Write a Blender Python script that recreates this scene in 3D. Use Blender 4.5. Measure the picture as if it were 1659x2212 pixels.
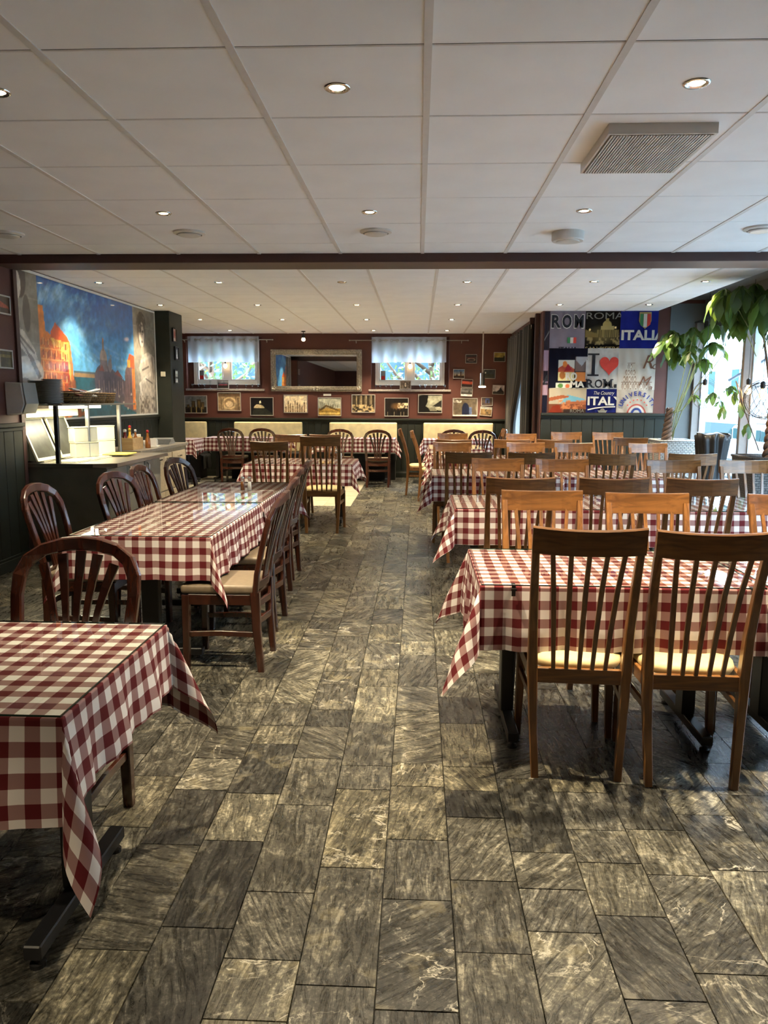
import bpy, bmesh, math, random
import numpy as np
from mathutils import Vector, Matrix
random.seed(7)
PI = math.pi
C = bpy.context.scene.collection
sc = bpy.context.scene
for o in list(bpy.data.objects): bpy.data.objects.remove(o)

# ------------------------------------------------------------------ camera
CAM_H = 1.525
def cam_axes(pitch, yaw, roll):
    f = Vector((-math.sin(yaw)*math.cos(pitch), math.cos(yaw)*math.cos(pitch), -math.sin(pitch)))
    r = Vector((math.cos(yaw), math.sin(yaw), 0)); u = r.cross(f)
    return (r*math.cos(roll)+u*math.sin(roll), u*math.cos(roll)-r*math.sin(roll), f)
r_, u_, f_ = cam_axes(0.14417, 0.04328, 0.00432)
cd = bpy.data.cameras.new('camera'); cam = bpy.data.objects.new('camera', cd); C.objects.link(cam)
cd.sensor_fit = 'HORIZONTAL'; cd.sensor_width = 36; cd.lens = 36*1680.9/1659
cd.clip_start = .05; cd.clip_end = 300
cam.matrix_world = Matrix(((r_.x, u_.x, -f_.x, 0), (r_.y, u_.y, -f_.y, 0), (r_.z, u_.z, -f_.z, CAM_H), (0, 0, 0, 1)))
sc.camera = cam

# ------------------------------------------------------------------ world, exposure
W_STR = 36.0
w = bpy.data.worlds.new('overcast_sky'); sc.world = w; w.use_nodes = True
bg = w.node_tree.nodes['Background']; bg.inputs[0].default_value = (.62, .80, 1.0, 1); bg.inputs[1].default_value = W_STR
sc.view_settings.view_transform = 'Standard'; sc.view_settings.look = 'None'
sc.view_settings.exposure = 0.50; sc.view_settings.gamma = 1; sc.view_settings.use_curve_mapping = False
SPOT_W = 128.0; SPOT_COL = (1.0, .82, .55)

def portal(name, loc, sx, sy, normal):
    l = bpy.data.lights.new(name, 'AREA'); l.shape = 'RECTANGLE'; l.size = sx; l.size_y = sy
    l.cycles.is_portal = True
    o = bpy.data.objects.new(name, l); C.objects.link(o); o.location = loc
    o.rotation_euler = Vector(normal).to_track_quat('-Z', 'Z').to_euler(); return o
portal('window_portal', (4.25, 7.13, 1.3), 8.6, 2.5, (-1, 0, 0))
portal('window_portal', (-3.77, 15.6, 2.2), 1.3, .9, (0, -1, 0))
portal('window_portal', (-.17, 15.6, 2.2), 1.3, .9, (0, -1, 0))

# ------------------------------------------------------------------ levels and plan (metres)
ZN, ZF, ZB, ZS = 2.716, 2.768, 2.646, 3.15
YB, YF = 15.25, 11.40          # back wall, wall with the printed cloths
XL, XR = -3.62, 4.0            # left wall beside the camera, glass front
XM = -3.83                     # wall with the mural

# ------------------------------------------------------------------ materials
def lin(c): return tuple(((x/12.92) if x <= .04045 else ((x+.055)/1.055)**2.4) for x in c)
def rgb(r, g, b): return lin((r/255, g/255, b/255))+(1,)
class NT:
    def __init__(s, name):
        s.m = bpy.data.materials.new(name); s.m.use_nodes = True; s.t = s.m.node_tree; s.n = s.t.nodes; s.l = s.t.links
        s.b = s.n['Principled BSDF']; s.out = s.n['Material Output']
    def node(s, typ, **kw):
        n = s.n.new(typ)
        for k, v in kw.items():
            if k.startswith('i_'):
                key = k[2:]; key = int(key) if key.isdigit() else key
                n.inputs[key].default_value = v
            else: setattr(n, k, v)
        return n
    def link(s, a, b): s.l.new(a, b)
    def set(s, **kw):
        for k, v in kw.items(): s.b.inputs[k.replace('_', ' ')].default_value = v
    def ramp(s, fac, stops):
        r = s.node('ShaderNodeValToRGB'); e = r.color_ramp.elements
        while len(e) < len(stops): e.new(.5)
        for i, (p, c) in enumerate(stops): e[i].position = p; e[i].color = c if len(c) == 4 else tuple(c)+(1,)
        s.link(fac, r.inputs[0]); return r.outputs[0]
    def bump(s, h, strength=.3, dist=.01):
        b = s.node('ShaderNodeBump'); b.inputs['Strength'].default_value = strength; b.inputs['Distance'].default_value = dist
        s.link(h, b.inputs['Height']); s.link(b.outputs[0], s.b.inputs['Normal'])
    def math(s, op, a, b=None):
        n = s.node('ShaderNodeMath', operation=op)
        for i, v in enumerate((a, b)):
            if v is None: continue
            if isinstance(v, (int, float)): n.inputs[i].default_value = v
            else: s.link(v, n.inputs[i])
        return n.outputs[0]
    def mix(s, f, a, b, mode='MIX'):
        n = s.node('ShaderNodeMix', data_type='RGBA', blend_type=mode)
        if isinstance(f, (int, float)): n.inputs[0].default_value = f
        else: s.link(f, n.inputs[0])
        for i, v in ((6, a), (7, b)):
            if isinstance(v, tuple): n.inputs[i].default_value = v
            else: s.link(v, n.inputs[i])
        return n.outputs[2]
def plain(name, col, rough=.6, metal=0, var=.12, scale=20, bump=.0, coat=0, spec=None):
    t = NT(name); t.set(Roughness=rough, Metallic=metal)
    if coat: t.b.inputs['Coat Weight'].default_value = coat; t.b.inputs['Coat Roughness'].default_value = .12
    if spec is not None: t.b.inputs['Specular IOR Level'].default_value = spec
    tc = t.node('ShaderNodeTexCoord'); n = t.node('ShaderNodeTexNoise', i_Scale=scale, i_Detail=4.0)
    t.link(tc.outputs['Object'], n.inputs['Vector'])
    c = tuple(col[:3])
    lo = tuple(x*(1-var) for x in c)+(1,); hi = tuple(min(1, x*(1+var)) for x in c)+(1,)
    t.link(t.ramp(n.outputs[0], [(.3, lo), (.7, hi)]), t.b.inputs['Base Color'])
    if bump: t.bump(n.outputs[0], bump, .004)
    return t.m
def wood(name, c1, c2, rough=.35, coat=.3, axis='Z', scale=1.0):
    t = NT(name); t.set(Roughness=rough); t.b.inputs['Coat Weight'].default_value = coat; t.b.inputs['Coat Roughness'].default_value = .15
    tc = t.node('ShaderNodeTexCoord'); mp = t.node('ShaderNodeMapping')
    s = {'Z': (14, 14, 1.2), 'X': (1.2, 14, 14), 'Y': (14, 1.2, 14)}[axis]
    mp.inputs['Scale'].default_value = tuple(x*scale for x in s)
    t.link(tc.outputs['Object'], mp.inputs[0])
    n = t.node('ShaderNodeTexNoise', i_Scale=2.2, i_Detail=6.0, i_Distortion=1.2); t.link(mp.outputs[0], n.inputs['Vector'])
    oi = t.node('ShaderNodeObjectInfo')
    col = t.ramp(n.outputs[0], [(.32, c1), (.62, c2)])
    hs = t.node('ShaderNodeHueSaturation'); t.link(col, hs.inputs['Color'])
    t.link(t.math('ADD', t.math('MULTIPLY', oi.outputs['Random'], .35), .82), hs.inputs['Value'])
    t.link(hs.outputs[0], t.b.inputs['Base Color']); t.bump(n.outputs[0], .08, .002)
    return t.m
def emis(name, col, st):
    t = NT(name); t.set(Base_Color=tuple(col)+(1,)); t.b.inputs['Emission Color'].default_value = tuple(col)+(1,); t.b.inputs['Emission Strength'].default_value = st; return t.m
def vcol(name, rough=.5, coat=0, spec=.5):
    t = NT(name); t.set(Roughness=rough); a = t.node('ShaderNodeAttribute', attribute_name='col'); t.link(a.outputs['Color'], t.b.inputs['Base Color'])
    t.b.inputs['Specular IOR Level'].default_value = spec
    if coat: t.b.inputs['Coat Weight'].default_value = coat; t.b.inputs['Coat Roughness'].default_value = .04
    return t.m
def sheet_glass(name, tint=(.93, .97, .95), ior=1.5, rough=.0, boost=0.0):
    t = NT(name); t.n.remove(t.b)
    tr = t.node('ShaderNodeBsdfTransparent'); tr.inputs[0].default_value = tint+(1,)
    gl = t.node('ShaderNodeBsdfGlossy'); gl.inputs['Roughness'].default_value = rough
    fr = t.node('ShaderNodeFresnel'); fr.inputs[0].default_value = ior
    geo = t.node('ShaderNodeNewGeometry'); mx = t.node('ShaderNodeMixShader'); t.link(t.math('MULTIPLY', t.math('ADD', fr.outputs[0], boost), t.math('SUBTRACT', 1.0, geo.outputs['Backfacing'])), mx.inputs[0]); t.link(tr.outputs[0], mx.inputs[1]); t.link(gl.outputs[0], mx.inputs[2])
    t.link(mx.outputs[0], t.out.inputs[0]); return t.m
M = {}
M['oak'] = wood('honey_wood', (.098, .039, .010), (.215, .092, .025))
M['oak_x'] = wood('honey_wood_rail', (.098, .039, .010), (.215, .092, .025), axis='X')
M['mahog'] = wood('dark_mahogany', (.024, .0065, .0035), (.055, .015, .007), rough=.25, coat=.6)
M['mahog_x'] = wood('dark_mahogany_rail', (.024, .0065, .0035), (.055, .015, .007), rough=.25, coat=.6, axis='X')
M['cream_seat'] = plain('cream_upholstery', (.62, .50, .25), .55, scale=30)
M['brown_seat'] = plain('taupe_leatherette', (.17, .13, .085), .42, scale=30, bump=.1)
M['cream_bench'] = plain('cream_leatherette', (.78, .68, .39), .45, scale=12, bump=.05)
M['white_panel'] = plain('ceiling_board', (.89, .90, .91), .9, var=.03, scale=3)
M['grid'] = plain('ceiling_grid_metal', (.66, .64, .62), .5, var=.03)
M['dark'] = plain('dark_void', (.012, .012, .012), .9)
M['grout'] = plain('dark_grout', (.035, .032, .026), .9)
M['burg'] = plain('burgundy_paint', (.092, .027, .017), .6, var=.08, scale=6, bump=.06)
M['beam'] = plain('brown_beam_paint', (.055, .022, .018), .5, var=.06, scale=5)
M['green'] = plain('dark_green_grey_paint', (.024, .027, .021), .5, var=.08, scale=8, spec=.2)
M['greyp'] = plain('grey_paint', (.11, .115, .11), .55, var=.06, scale=5)
M['steel'] = plain('brushed_steel', (.42, .41, .38), .32, metal=1, var=.08, scale=6)
M['darksteel'] = plain('dark_steel_panel', (.24, .23, .19), .42, metal=.6, var=.15, scale=4)
M['black'] = plain('black_metal', (.012, .012, .013), .4, scale=10)
M['blackcloth'] = plain('black_fabric', (.015, .015, .014), .85, scale=15, bump=.3)
M['cream'] = plain('cream_plastic', (.78, .75, .58), .4, var=.03)
M['white'] = plain('white_plastic', (.62, .60, .56), .35, var=.03)
M['greyplast'] = plain('grey_plastic', (.20, .21, .21), .35, var=.03)
M['frame_silver'] = plain('silver_frame_paint', (.42, .40, .36), .35, metal=.3, var=.05)
M['frame_gold'] = plain('pale_gold_frame', (.50, .40, .22), .4, metal=.4, var=.1)
M['ornate'] = plain('antique_silver_leaf', (.46, .42, .34), .3, metal=.7, var=.35, scale=45, bump=.5)
M['chrome'] = plain('chrome_trim', (.75, .73, .70), .12, metal=1, var=.02)
M['porcelain'] = plain('grey_porcelain', (.48, .49, .48), .25, var=.05)
M['whiteporc'] = plain('white_porcelain', (.75, .73, .68), .2, var=.02)
M['terracotta'] = plain('brown_stain', (.2, .06, .03), .6)
M['pale_wood'] = wood('grey_oak_laminate', (.30, .24, .15), (.42, .35, .23), rough=.5, coat=0, axis='X')
M['crate'] = wood('light_crate_wood', (.42, .26, .10), (.55, .37, .17), rough=.6, coat=0, axis='X')
M['worktop'] = plain('stone_worktop', (.20, .185, .16), .3, var=.2, scale=25)
M['stonesill'] = plain('grey_marble_sill', (.30, .27, .24), .35, var=.3, scale=40)
M['winframe'] = plain('white_window_paint', (.70, .69, .64), .4, var=.03)
M['alu'] = plain('grey_blue_aluminium', (.40, .47, .55), .35, metal=.4, var=.04)
M['taupe'] = plain('taupe_post_paint', (.20, .175, .155), .5, var=.05)
M['glass'] = sheet_glass('table_glass', (.95, .97, .96), 1.5, .0, .015)
M['glassedge'] = plain('green_glass_edge', (.01, .035, .025), .15, var=.02)
M['pane'] = sheet_glass('window_glass', (.97, .99, 1.0), 1.45)
M['clear'] = sheet_glass('drinking_glass', (.86, .88, .88), 1.45, .02, .06)
M['mirror'] = plain('mirror_silver', (.85, .86, .85), .015, metal=1, var=0)
M['bark'] = plain('braided_bark', (.13, .075, .045), .8, var=.4, scale=60, bump=.5)
M['stem'] = plain('pale_green_stem', (.28, .30, .12), .6, var=.2)
M['soil'] = plain('potting_soil', (.03, .02, .012), .95, var=.4, scale=60, bump=.5)
M['wire'] = plain('black_cord', (.01, .01, .01), .5)
M['bulb'] = emis('warm_bulb_glow', (1.0, .62, .28), 7)
M['lamp'] = emis('halogen_glow', (1.0, .78, .42), 30)
M['lampoff'] = plain('unlit_halogen', (.4, .38, .35), .3, metal=.5)
M['tube'] = emis('fluorescent_glow', (1.0, .90, .66), 4)
M['picture'] = vcol('printed_photo', .35, .35)
M['mural'] = vcol('glossy_printed_mural', .35, .22)
M['cloth_print'] = vcol('printed_fabric', .9, 0, .1)
M['carpaint'] = plain('white_car_paint', (.17, .19, .205), .25, var=.02, coat=.5)
M['carglass'] = plain('tinted_car_glass', (.03, .07, .085), .3, var=.05, spec=.15)
M['tyre'] = plain('rubber', (.02, .02, .02), .8)
M['taillight'] = plain('red_lens', (.55, .02, .03), .2, var=.05)
M['facade'] = plain('white_render_facade', (.26, .31, .325), .8, var=.03, scale=2)
M['plinth'] = plain('grey_plinth', (.13, .16, .165), .8, var=.1, scale=3)
M['palewall'] = plain('pale_blue_render', (.20, .26, .31), .8, var=.12, scale=1.5)
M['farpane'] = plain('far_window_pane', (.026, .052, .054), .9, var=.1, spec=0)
M['screenwall'] = plain('blue_grey_screen_wall', (.030, .052, .062), .9, var=.35, scale=1.2, spec=0)
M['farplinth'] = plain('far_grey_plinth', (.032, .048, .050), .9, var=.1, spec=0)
M['darkpane'] = plain('dark_reflective_pane', (.035, .038, .034), .4, var=.6, scale=9)
M['asphalt'] = plain('asphalt', (.05, .06, .063), .9, var=.15, scale=30)
M['awning'] = plain('charcoal_awning_fabric', (.045, .05, .05), .8)
M['red'] = plain('red_plastic', (.45, .02, .02), .35)
M['ketchup'] = plain('ketchup_red', (.10, .008, .004), .15)
M['mustard'] = plain('mustard_yellow', (.55, .33, .03), .2)
M['oilbrown'] = plain('brown_sauce_glass', (.22, .08, .02), .1)
M['yellowfood'] = plain('yellow_lid', (.75, .62, .12), .4)
M['curtain'] = None

def mat_gingham():
    t = NT('red_white_gingham_cotton'); t.set(Roughness=.85); t.b.inputs['Specular IOR Level'].default_value = .2
    uv = t.node('ShaderNodeUVMap'); sp = t.node('ShaderNodeSeparateXYZ'); t.link(uv.outputs[0], sp.inputs[0])
    P = .076
    s = []
    for k in (0, 1):
        f = t.math('FRACT', t.math('MULTIPLY', sp.outputs[k], 1/P))
        s.append(t.math('LESS_THAN', f, .5))
    tot = t.math('MULTIPLY', t.math('ADD', s[0], s[1]), .5)
    r = t.node('ShaderNodeValToRGB'); r.color_ramp.interpolation = 'CONSTANT'; e = r.color_ramp.elements; e.new(.5)
    e[0].position = 0; e[0].color = (.74, .70, .67, 1); e[1].position = .3; e[1].color = (.30, .175, .165, 1); e[2].position = .8; e[2].color = (.105, .011, .014, 1)
    t.link(tot, r.inputs[0]); 
    nz = t.node('ShaderNodeTexNoise', i_Scale=900.0, i_Detail=1.0); t.link(uv.outputs[0], nz.inputs['Vector'])
    t.link(t.mix(.12, r.outputs[0], nz.outputs['Color'], 'SOFT_LIGHT'), t.b.inputs['Base Color'])
    return t.m
M['gingham'] = mat_gingham()

def mat_slate(name='slate_stone', beige=False):
    t = NT(name)
    at = t.node('ShaderNodeAttribute', attribute_name='rnd'); rs = t.node('ShaderNodeSeparateXYZ'); t.link(at.outputs['Vector'], rs.inputs[0])
    geo = t.node('ShaderNodeNewGeometry')
    vr = t.node('ShaderNodeVectorRotate', rotation_type='Z_AXIS'); t.link(geo.outputs['Position'], vr.inputs['Vector'])
    ang = t.math('MULTIPLY', t.math('POWER', t.math('SUBTRACT', t.math('MULTIPLY', rs.outputs[0], 2.0), 1.0), 3.0), 1.5); t.link(ang, vr.inputs['Angle'])
    off = t.node('ShaderNodeVectorMath', operation='MULTIPLY'); off.inputs[1].default_value = (37, 53, 19); t.link(at.outputs['Vector'], off.inputs[0])
    ad = t.node('ShaderNodeVectorMath', operation='ADD'); t.link(vr.outputs[0], ad.inputs[0]); t.link(off.outputs[0], ad.inputs[1])
    mp = t.node('ShaderNodeMapping'); mp.inputs['Scale'].default_value = (26, 4.2, 1); t.link(ad.outputs[0], mp.inputs[0])
    n1 = t.node('ShaderNodeTexNoise', i_Scale=1.3, i_Detail=10.0, i_Roughness=.78, i_Distortion=1.4); t.link(mp.outputs[0], n1.inputs['Vector'])
    n2 = t.node('ShaderNodeTexNoise', i_Scale=9.0, i_Detail=5.0, i_Roughness=.6, i_Distortion=.5); t.link(ad.outputs[0], n2.inputs['Vector'])
    n4 = t.node('ShaderNodeTexNoise', i_Scale=75.0, i_Detail=5.0, i_Roughness=.7); t.link(ad.outputs[0], n4.inputs['Vector'])
    if beige:
        c = t.ramp(n2.outputs[0], [(.3, (.34, .30, .21)), (.7, (.46, .42, .31))]); t.link(c, t.b.inputs['Base Color']); t.set(Roughness=.35); return t.m
    fac = t.math('ADD', t.math('ADD', t.math('MULTIPLY', n1.outputs[0], .50), t.math('MULTIPLY', n4.outputs[0], .30)), t.math('MULTIPLY', n2.outputs[0], .20))
    fac = t.math('ADD', t.math('MULTIPLY', t.math('SUBTRACT', fac, .5), 1.45), .515)
    base = t.ramp(fac, [(.37, (.013, .013, .012)), (.45, (.032, .0315, .028)), (.52, (.058, .056, .049)), (.57, (.105, .102, .088)), (.64, (.27, .26, .225))])
    tone = t.ramp(rs.outputs[1], [(0, (.42, .42, .42)), (.12, (.55, .55, .54)), (.3, (.78, .76, .70)), (.5, (1.0, .98, .92)), (.75, (1.15, 1.08, .86)), (.9, (1.35, 1.32, 1.2)), (1, (1.5, 1.45, 1.25))])
    col = t.mix(1.0, base, tone, 'MULTIPLY')
    # flat sandy patches
    sand = t.ramp(n2.outputs[0], [(.56, (0, 0, 0)), (.64, (1, 1, 1))])
    sf = t.math('MULTIPLY', sand, t.math('MULTIPLY', rs.outputs[2], .55))
    col = t.mix(sf, col, (.16, .14, .085, 1))
    # white quartz veins
    n3 = t.node('ShaderNodeTexNoise', i_Scale=2.3, i_Detail=6.0, i_Roughness=.6, i_Distortion=2.0); t.link(ad.outputs[0], n3.inputs['Vector'])
    ridge = t.math('ABSOLUTE', t.math('SUBTRACT', n3.outputs[0], .5))
    v = t.ramp(ridge, [(0, (1, 1, 1)), (.004, (.75, .75, .75)), (.009, (0, 0, 0))])
    vm = t.math('MULTIPLY', v, t.math('GREATER_THAN', rs.outputs[2], .72))
    brk = t.ramp(n2.outputs[0], [(.42, (0, 0, 0)), (.56, (1, 1, 1))])
    col = t.mix(t.math('MULTIPLY', vm, brk), col, (.46, .43, .35, 1))
    t.link(col, t.b.inputs['Base Color'])
    t.link(t.ramp(n1.outputs[0], [(.3, (.22, .22, .22)), (.7, (.36, .36, .36))]), t.b.inputs['Roughness'])
    t.b.inputs['Specular IOR Level'].default_value = .45
    t.bump(n1.outputs[0], .22, .003)
    return t.m
M['slate'] = mat_slate(); M['beige'] = mat_slate('beige_stone', True)

def mat_leaf(name, c1, c2):
    t = NT(name); t.set(Roughness=.4)
    oi = t.node('ShaderNodeObjectInfo'); tc = t.node('ShaderNodeTexCoord')
    n = t.node('ShaderNodeTexNoise', i_Scale=9.0, i_Detail=3.0); t.link(tc.outputs['Object'], n.inputs['Vector'])
    f = t.math('ADD', t.math('MULTIPLY', oi.outputs['Random'], .8), t.math('MULTIPLY', n.outputs[0], .3))
    t.link(t.ramp(f, [(.2, c1), (.9, c2)]), t.b.inputs['Base Color'])
    tl = t.node('ShaderNodeBsdfTranslucent'); tl.inputs[0].default_value = (.22, .34, .05, 1)
    mx = t.node('ShaderNodeMixShader'); mx.inputs[0].default_value = .22
    t.link(t.b.outputs[0], mx.inputs[1]); t.link(tl.outputs[0], mx.inputs[2]); t.link(mx.outputs[0], t.out.inputs[0]); return t.m
M['leaf'] = mat_leaf('glossy_green_leaf', (.014, .042, .012), (.085, .15, .03))
M['leafout'] = mat_leaf('autumn_tree_leaf', (.02, .055, .035), (.12, .14, .035))
def mat_wicker(name, c1, c2):
    t = NT(name); t.set(Roughness=.5); tc = t.node('ShaderNodeTexCoord')
    sp = t.node('ShaderNodeSeparateXYZ'); t.link(tc.outputs['Object'], sp.inputs[0])
    cmb = t.node('ShaderNodeCombineXYZ'); t.link(t.math('ADD', sp.outputs[0], sp.outputs[1]), cmb.inputs[0]); t.link(sp.outputs[2], cmb.inputs[1])
    b = t.node('ShaderNodeTexBrick'); b.offset = .5; b.inputs['Scale'].default_value = 1; b.inputs['Brick Width'].default_value = .05; b.inputs['Row Height'].default_value = .024; b.inputs['Mortar Size'].default_value = .004; b.inputs['Mortar Smooth'].default_value = .6
    b.inputs['Color1'].default_value = c1+(1,); b.inputs['Color2'].default_value = tuple(x*.8 for x in c1)+(1,); b.inputs['Mortar'].default_value = c2+(1,)
    t.link(cmb.outputs[0], b.inputs['Vector']); t.link(b.outputs[0], t.b.inputs['Base Color']); 
    inv = t.math('SUBTRACT', 1.0, b.outputs['Fac']); t.bump(inv, .9, .008); return t.m
M['wick_w'] = mat_wicker('white_wicker', (.62, .63, .60), (.10, .10, .09))
M['wick_d'] = mat_wicker('dark_wicker', (.075, .065, .055), (.008, .008, .008))
M['basket'] = mat_wicker('brown_wicker', (.25, .15, .05), (.04, .02, .01))
def mat_stripecurtain():
    t = NT('striped_grey_curtain'); t.set(Roughness=.8); uv = t.node('ShaderNodeUVMap'); sp = t.node('ShaderNodeSeparateXYZ'); t.link(uv.outputs[0], sp.inputs[0])
    f = t.math('FRACT', t.math('MULTIPLY', sp.outputs[0], 5.0))
    r = t.ramp(f, [(0, (.02, .02, .018)), (.45, (.02, .02, .018)), (.5, (.13, .12, .10)), (.7, (.05, .05, .045)), (.95, (.09, .085, .075))]); t.link(r, t.b.inputs['Base Color']); return t.m
M['curtain'] = mat_stripecurtain()
def mat_sheer():
    t = NT('sheer_white_voile'); t.n.remove(t.b)
    tr = t.node('ShaderNodeBsdfTransparent'); tl = t.node('ShaderNodeBsdfTranslucent'); tl.inputs[0].default_value = (.62, .68, .76, 1)
    df = t.node('ShaderNodeBsdfDiffuse'); df.inputs[0].default_value = (.60, .62, .66, 1)
    m1 = t.node('ShaderNodeMixShader'); m1.inputs[0].default_value = .5; t.link(tl.outputs[0], m1.inputs[1]); t.link(df.outputs[0], m1.inputs[2])
    m2 = t.node('ShaderNodeMixShader'); m2.inputs[0].default_value = .93; t.link(tr.outputs[0], m2.inputs[1]); t.link(m1.outputs[0], m2.inputs[2])
    t.link(m2.outputs[0], t.out.inputs[0]); return t.m
M['sheer'] = mat_sheer()

# ------------------------------------------------------------------ mesh helpers
class MB:
    def __init__(s): s.v = []; s.f = []; s.uv = None; s.col = None
    def add(s, vs, fs, mt=None):
        n = len(s.v)
        s.v += [tuple(mt @ Vector(v)) for v in vs] if mt is not None else [tuple(v) for v in vs]
        s.f += [tuple(i+n for i in f) for f in fs]; return s
    def box(s, x0, x1, y0, y1, z0, z1, mt=None):
        return s.add([(x0, y0, z0), (x1, y0, z0), (x1, y1, z0), (x0, y1, z0), (x0, y0, z1), (x1, y0, z1), (x1, y1, z1), (x0, y1, z1)],
                     [(3, 2, 1, 0), (4, 5, 6, 7), (0, 1, 5, 4), (1, 2, 6, 5), (2, 3, 7, 6), (3, 0, 4, 7)], mt)
    def sweep(s, path, w, t, side, ch=.22, mt=None, caps=True):
        """chamfered rectangular bar along path; w across `side`, t across the third axis (numbers or lists)"""
        path = [Vector(p) for p in path]; n = len(path); vs = []
        for i, p in enumerate(path):
            tg = (path[min(i+1, n-1)]-path[max(i-1, 0)]).normalized()
            sd = Vector(side[i] if isinstance(side, list) else side)
            sd = (sd-tg*sd.dot(tg)).normalized(); th = tg.cross(sd)
            a = (w[i] if isinstance(w, list) else w)/2; b = (t[i] if isinstance(t, list) else t)/2; c = min(a, b)*ch
            for (x, y) in ((a-c, -b), (a, -b+c), (a, b-c), (a-c, b), (-a+c, b), (-a, b-c), (-a, -b+c), (-a+c, -b)): vs.append(p+sd*x+th*y)
        fs = []
        for i in range(n-1):
            for k in range(8): a = i*8+k; b = i*8+(k+1) % 8; fs.append((a, b, b+8, a+8))
        if caps: fs += [tuple(range(7, -1, -1)), tuple((n-1)*8+k for k in range(8))]
        return s.add(vs, fs, mt)
    def tube(s, path, r, n=8, mt=None, caps=True):
        path = [Vector(p) for p in path]; m = len(path); vs = []; fs = []; prev = None
        for i, p in enumerate(path):
            tg = (path[min(i+1, m-1)]-path[max(i-1, 0)]).normalized()
            if prev is None: prev = Vector((1, 0, 0)) if abs(tg.x) < .9 else Vector((0, 1, 0))
            a = (prev-tg*prev.dot(tg)).normalized(); b = tg.cross(a); prev = a
            rr = r[i] if isinstance(r, (list, tuple)) else r
            for k in range(n): t = 2*PI*k/n; vs.append(p+(a*math.cos(t)+b*math.sin(t))*rr)
        for i in range(m-1):
            for k in range(n): q = i*n+k; w_ = i*n+(k+1) % n; fs.append((q, w_, w_+n, q+n))
        if caps: fs += [tuple(range(n-1, -1, -1)), tuple((m-1)*n+k for k in range(n))]
        return s.add(vs, fs, mt)
    def lathe(s, prof, n=16, c=(0, 0, 0), mt=None):
        vs = []; fs = []; m = len(prof)
        for (r, z) in prof:
            for k in range(n): t = 2*PI*k/n; vs.append((c[0]+r*math.cos(t), c[1]+r*math.sin(t), c[2]+z))
        for i in range(m-1):
            for k in range(n): q = i*n+k; w_ = i*n+(k+1) % n; fs.append((q, w_, w_+n, q+n))
        fs += [tuple(range(n-1, -1, -1)), tuple((m-1)*n+k for k in range(n))]
        return s.add(vs, fs, mt)
    def prism(s, poly, d0, d1, mt=None):
        """poly in XZ, extruded along Y from d0 to d1"""
        n = len(poly); vs = [(x, d0, z) for x, z in poly]+[(x, d1, z) for x, z in poly]
        fs = [tuple(range(n)), tuple(range(2*n-1, n-1, -1))]+[(i, i+n, (i+1) % n+n, (i+1) % n) for i in range(n)]
        return s.add(vs, fs, mt)
    def mesh(s, name, bev=0, smooth=False):
        me = bpy.data.meshes.new(name); me.from_pydata(s.v, [], s.f)
        if s.uv is not None:
            l = me.uv_layers.new(name='UVMap'); arr = np.array(s.uv, dtype=np.float32)
            vi = np.zeros(len(me.loops), dtype=np.int32); me.loops.foreach_get('vertex_index', vi); l.data.foreach_set('uv', arr[vi].ravel())
        if bev:
            bm = bmesh.new(); bm.from_mesh(me); bmesh.ops.recalc_face_normals(bm, faces=bm.faces)
            bmesh.ops.bevel(bm, geom=bm.edges[:], offset=bev, segments=1 if bev < .01 else 3, affect='EDGES', profile=.5, clamp_overlap=True)
            bm.to_mesh(me); bm.free()
        else:
            bm = bmesh.new(); bm.from_mesh(me); bmesh.ops.recalc_face_normals(bm, faces=bm.faces); bm.to_mesh(me); bm.free()
        if smooth: me.polygons.foreach_set('use_smooth', [True]*len(me.polygons))
        return me
    def build(s, name, mat, parent=None, bev=0, smooth=False, loc=None, rz=0):
        me = s.mesh(name, bev, smooth); me.materials.append(mat)
        return place(name, me, parent, loc, rz)
def place(name, me, parent=None, loc=None, rz=0):
    o = bpy.data.objects.new(name, me); C.objects.link(o)
    if parent is not None: o.parent = parent
    if loc is not None: o.location = loc
    if rz: o.rotation_euler = (0, 0, rz)
    return o
def thing(name, label, cat, loc=(0, 0, 0), rz=0, group=None):
    o = bpy.data.objects.new(name, None); C.objects.link(o); o.location = loc; o.rotation_euler = (0, 0, rz); o.empty_display_size = .1
    return tag(o, label, cat, group)
def tag(o, label, cat, group=None, kind=None):
    o['label'] = label; o['category'] = cat
    if group: o['group'] = group
    if kind: o['kind'] = kind
    return o
def struct(o): o['kind'] = 'structure'; return o
def sempty(name, loc=(0, 0, 0)):
    o = bpy.data.objects.new(name, None); C.objects.link(o); o.location = loc; o.empty_display_size = .1; return struct(o)
def dup(root, loc, rz, label, group=None, scale=1):
    r = root.copy(); C.objects.link(r); r.location = loc; r.rotation_euler = (0, 0, rz); r['label'] = label; r.scale = (scale,)*3
    if group: r['group'] = group
    for ch in list(root.children):
        c = ch.copy(); C.objects.link(c); c.parent = r
        for g in ch.children: d = g.copy(); C.objects.link(d); d.parent = c
    return r
class Maker:
    """first use moves the prototype itself, later uses copy it"""
    def __init__(s, root): s.root = root; s.used = False
    def __call__(s, loc, rz, label, group=None, scale=1):
        if not s.used:
            s.used = True; s.root.location = loc; s.root.rotation_euler = (0, 0, rz); s.root['label'] = label; s.root.scale = (scale,)*3
            if group: s.root['group'] = group
            return s.root
        return dup(s.root, loc, rz, label, group, scale)
def bx(name, mat, x0, x1, y0, y1, z0, z1, parent=None, bev=0):
    """box object with its origin at its own centre"""
    cx, cy, cz = (x0+x1)/2, (y0+y1)/2, (z0+z1)/2
    return MB().box(x0-cx, x1-cx, y0-cy, y1-cy, z0-cz, z1-cz).build(name, mat, parent, bev, loc=(cx, cy, cz))
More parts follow.
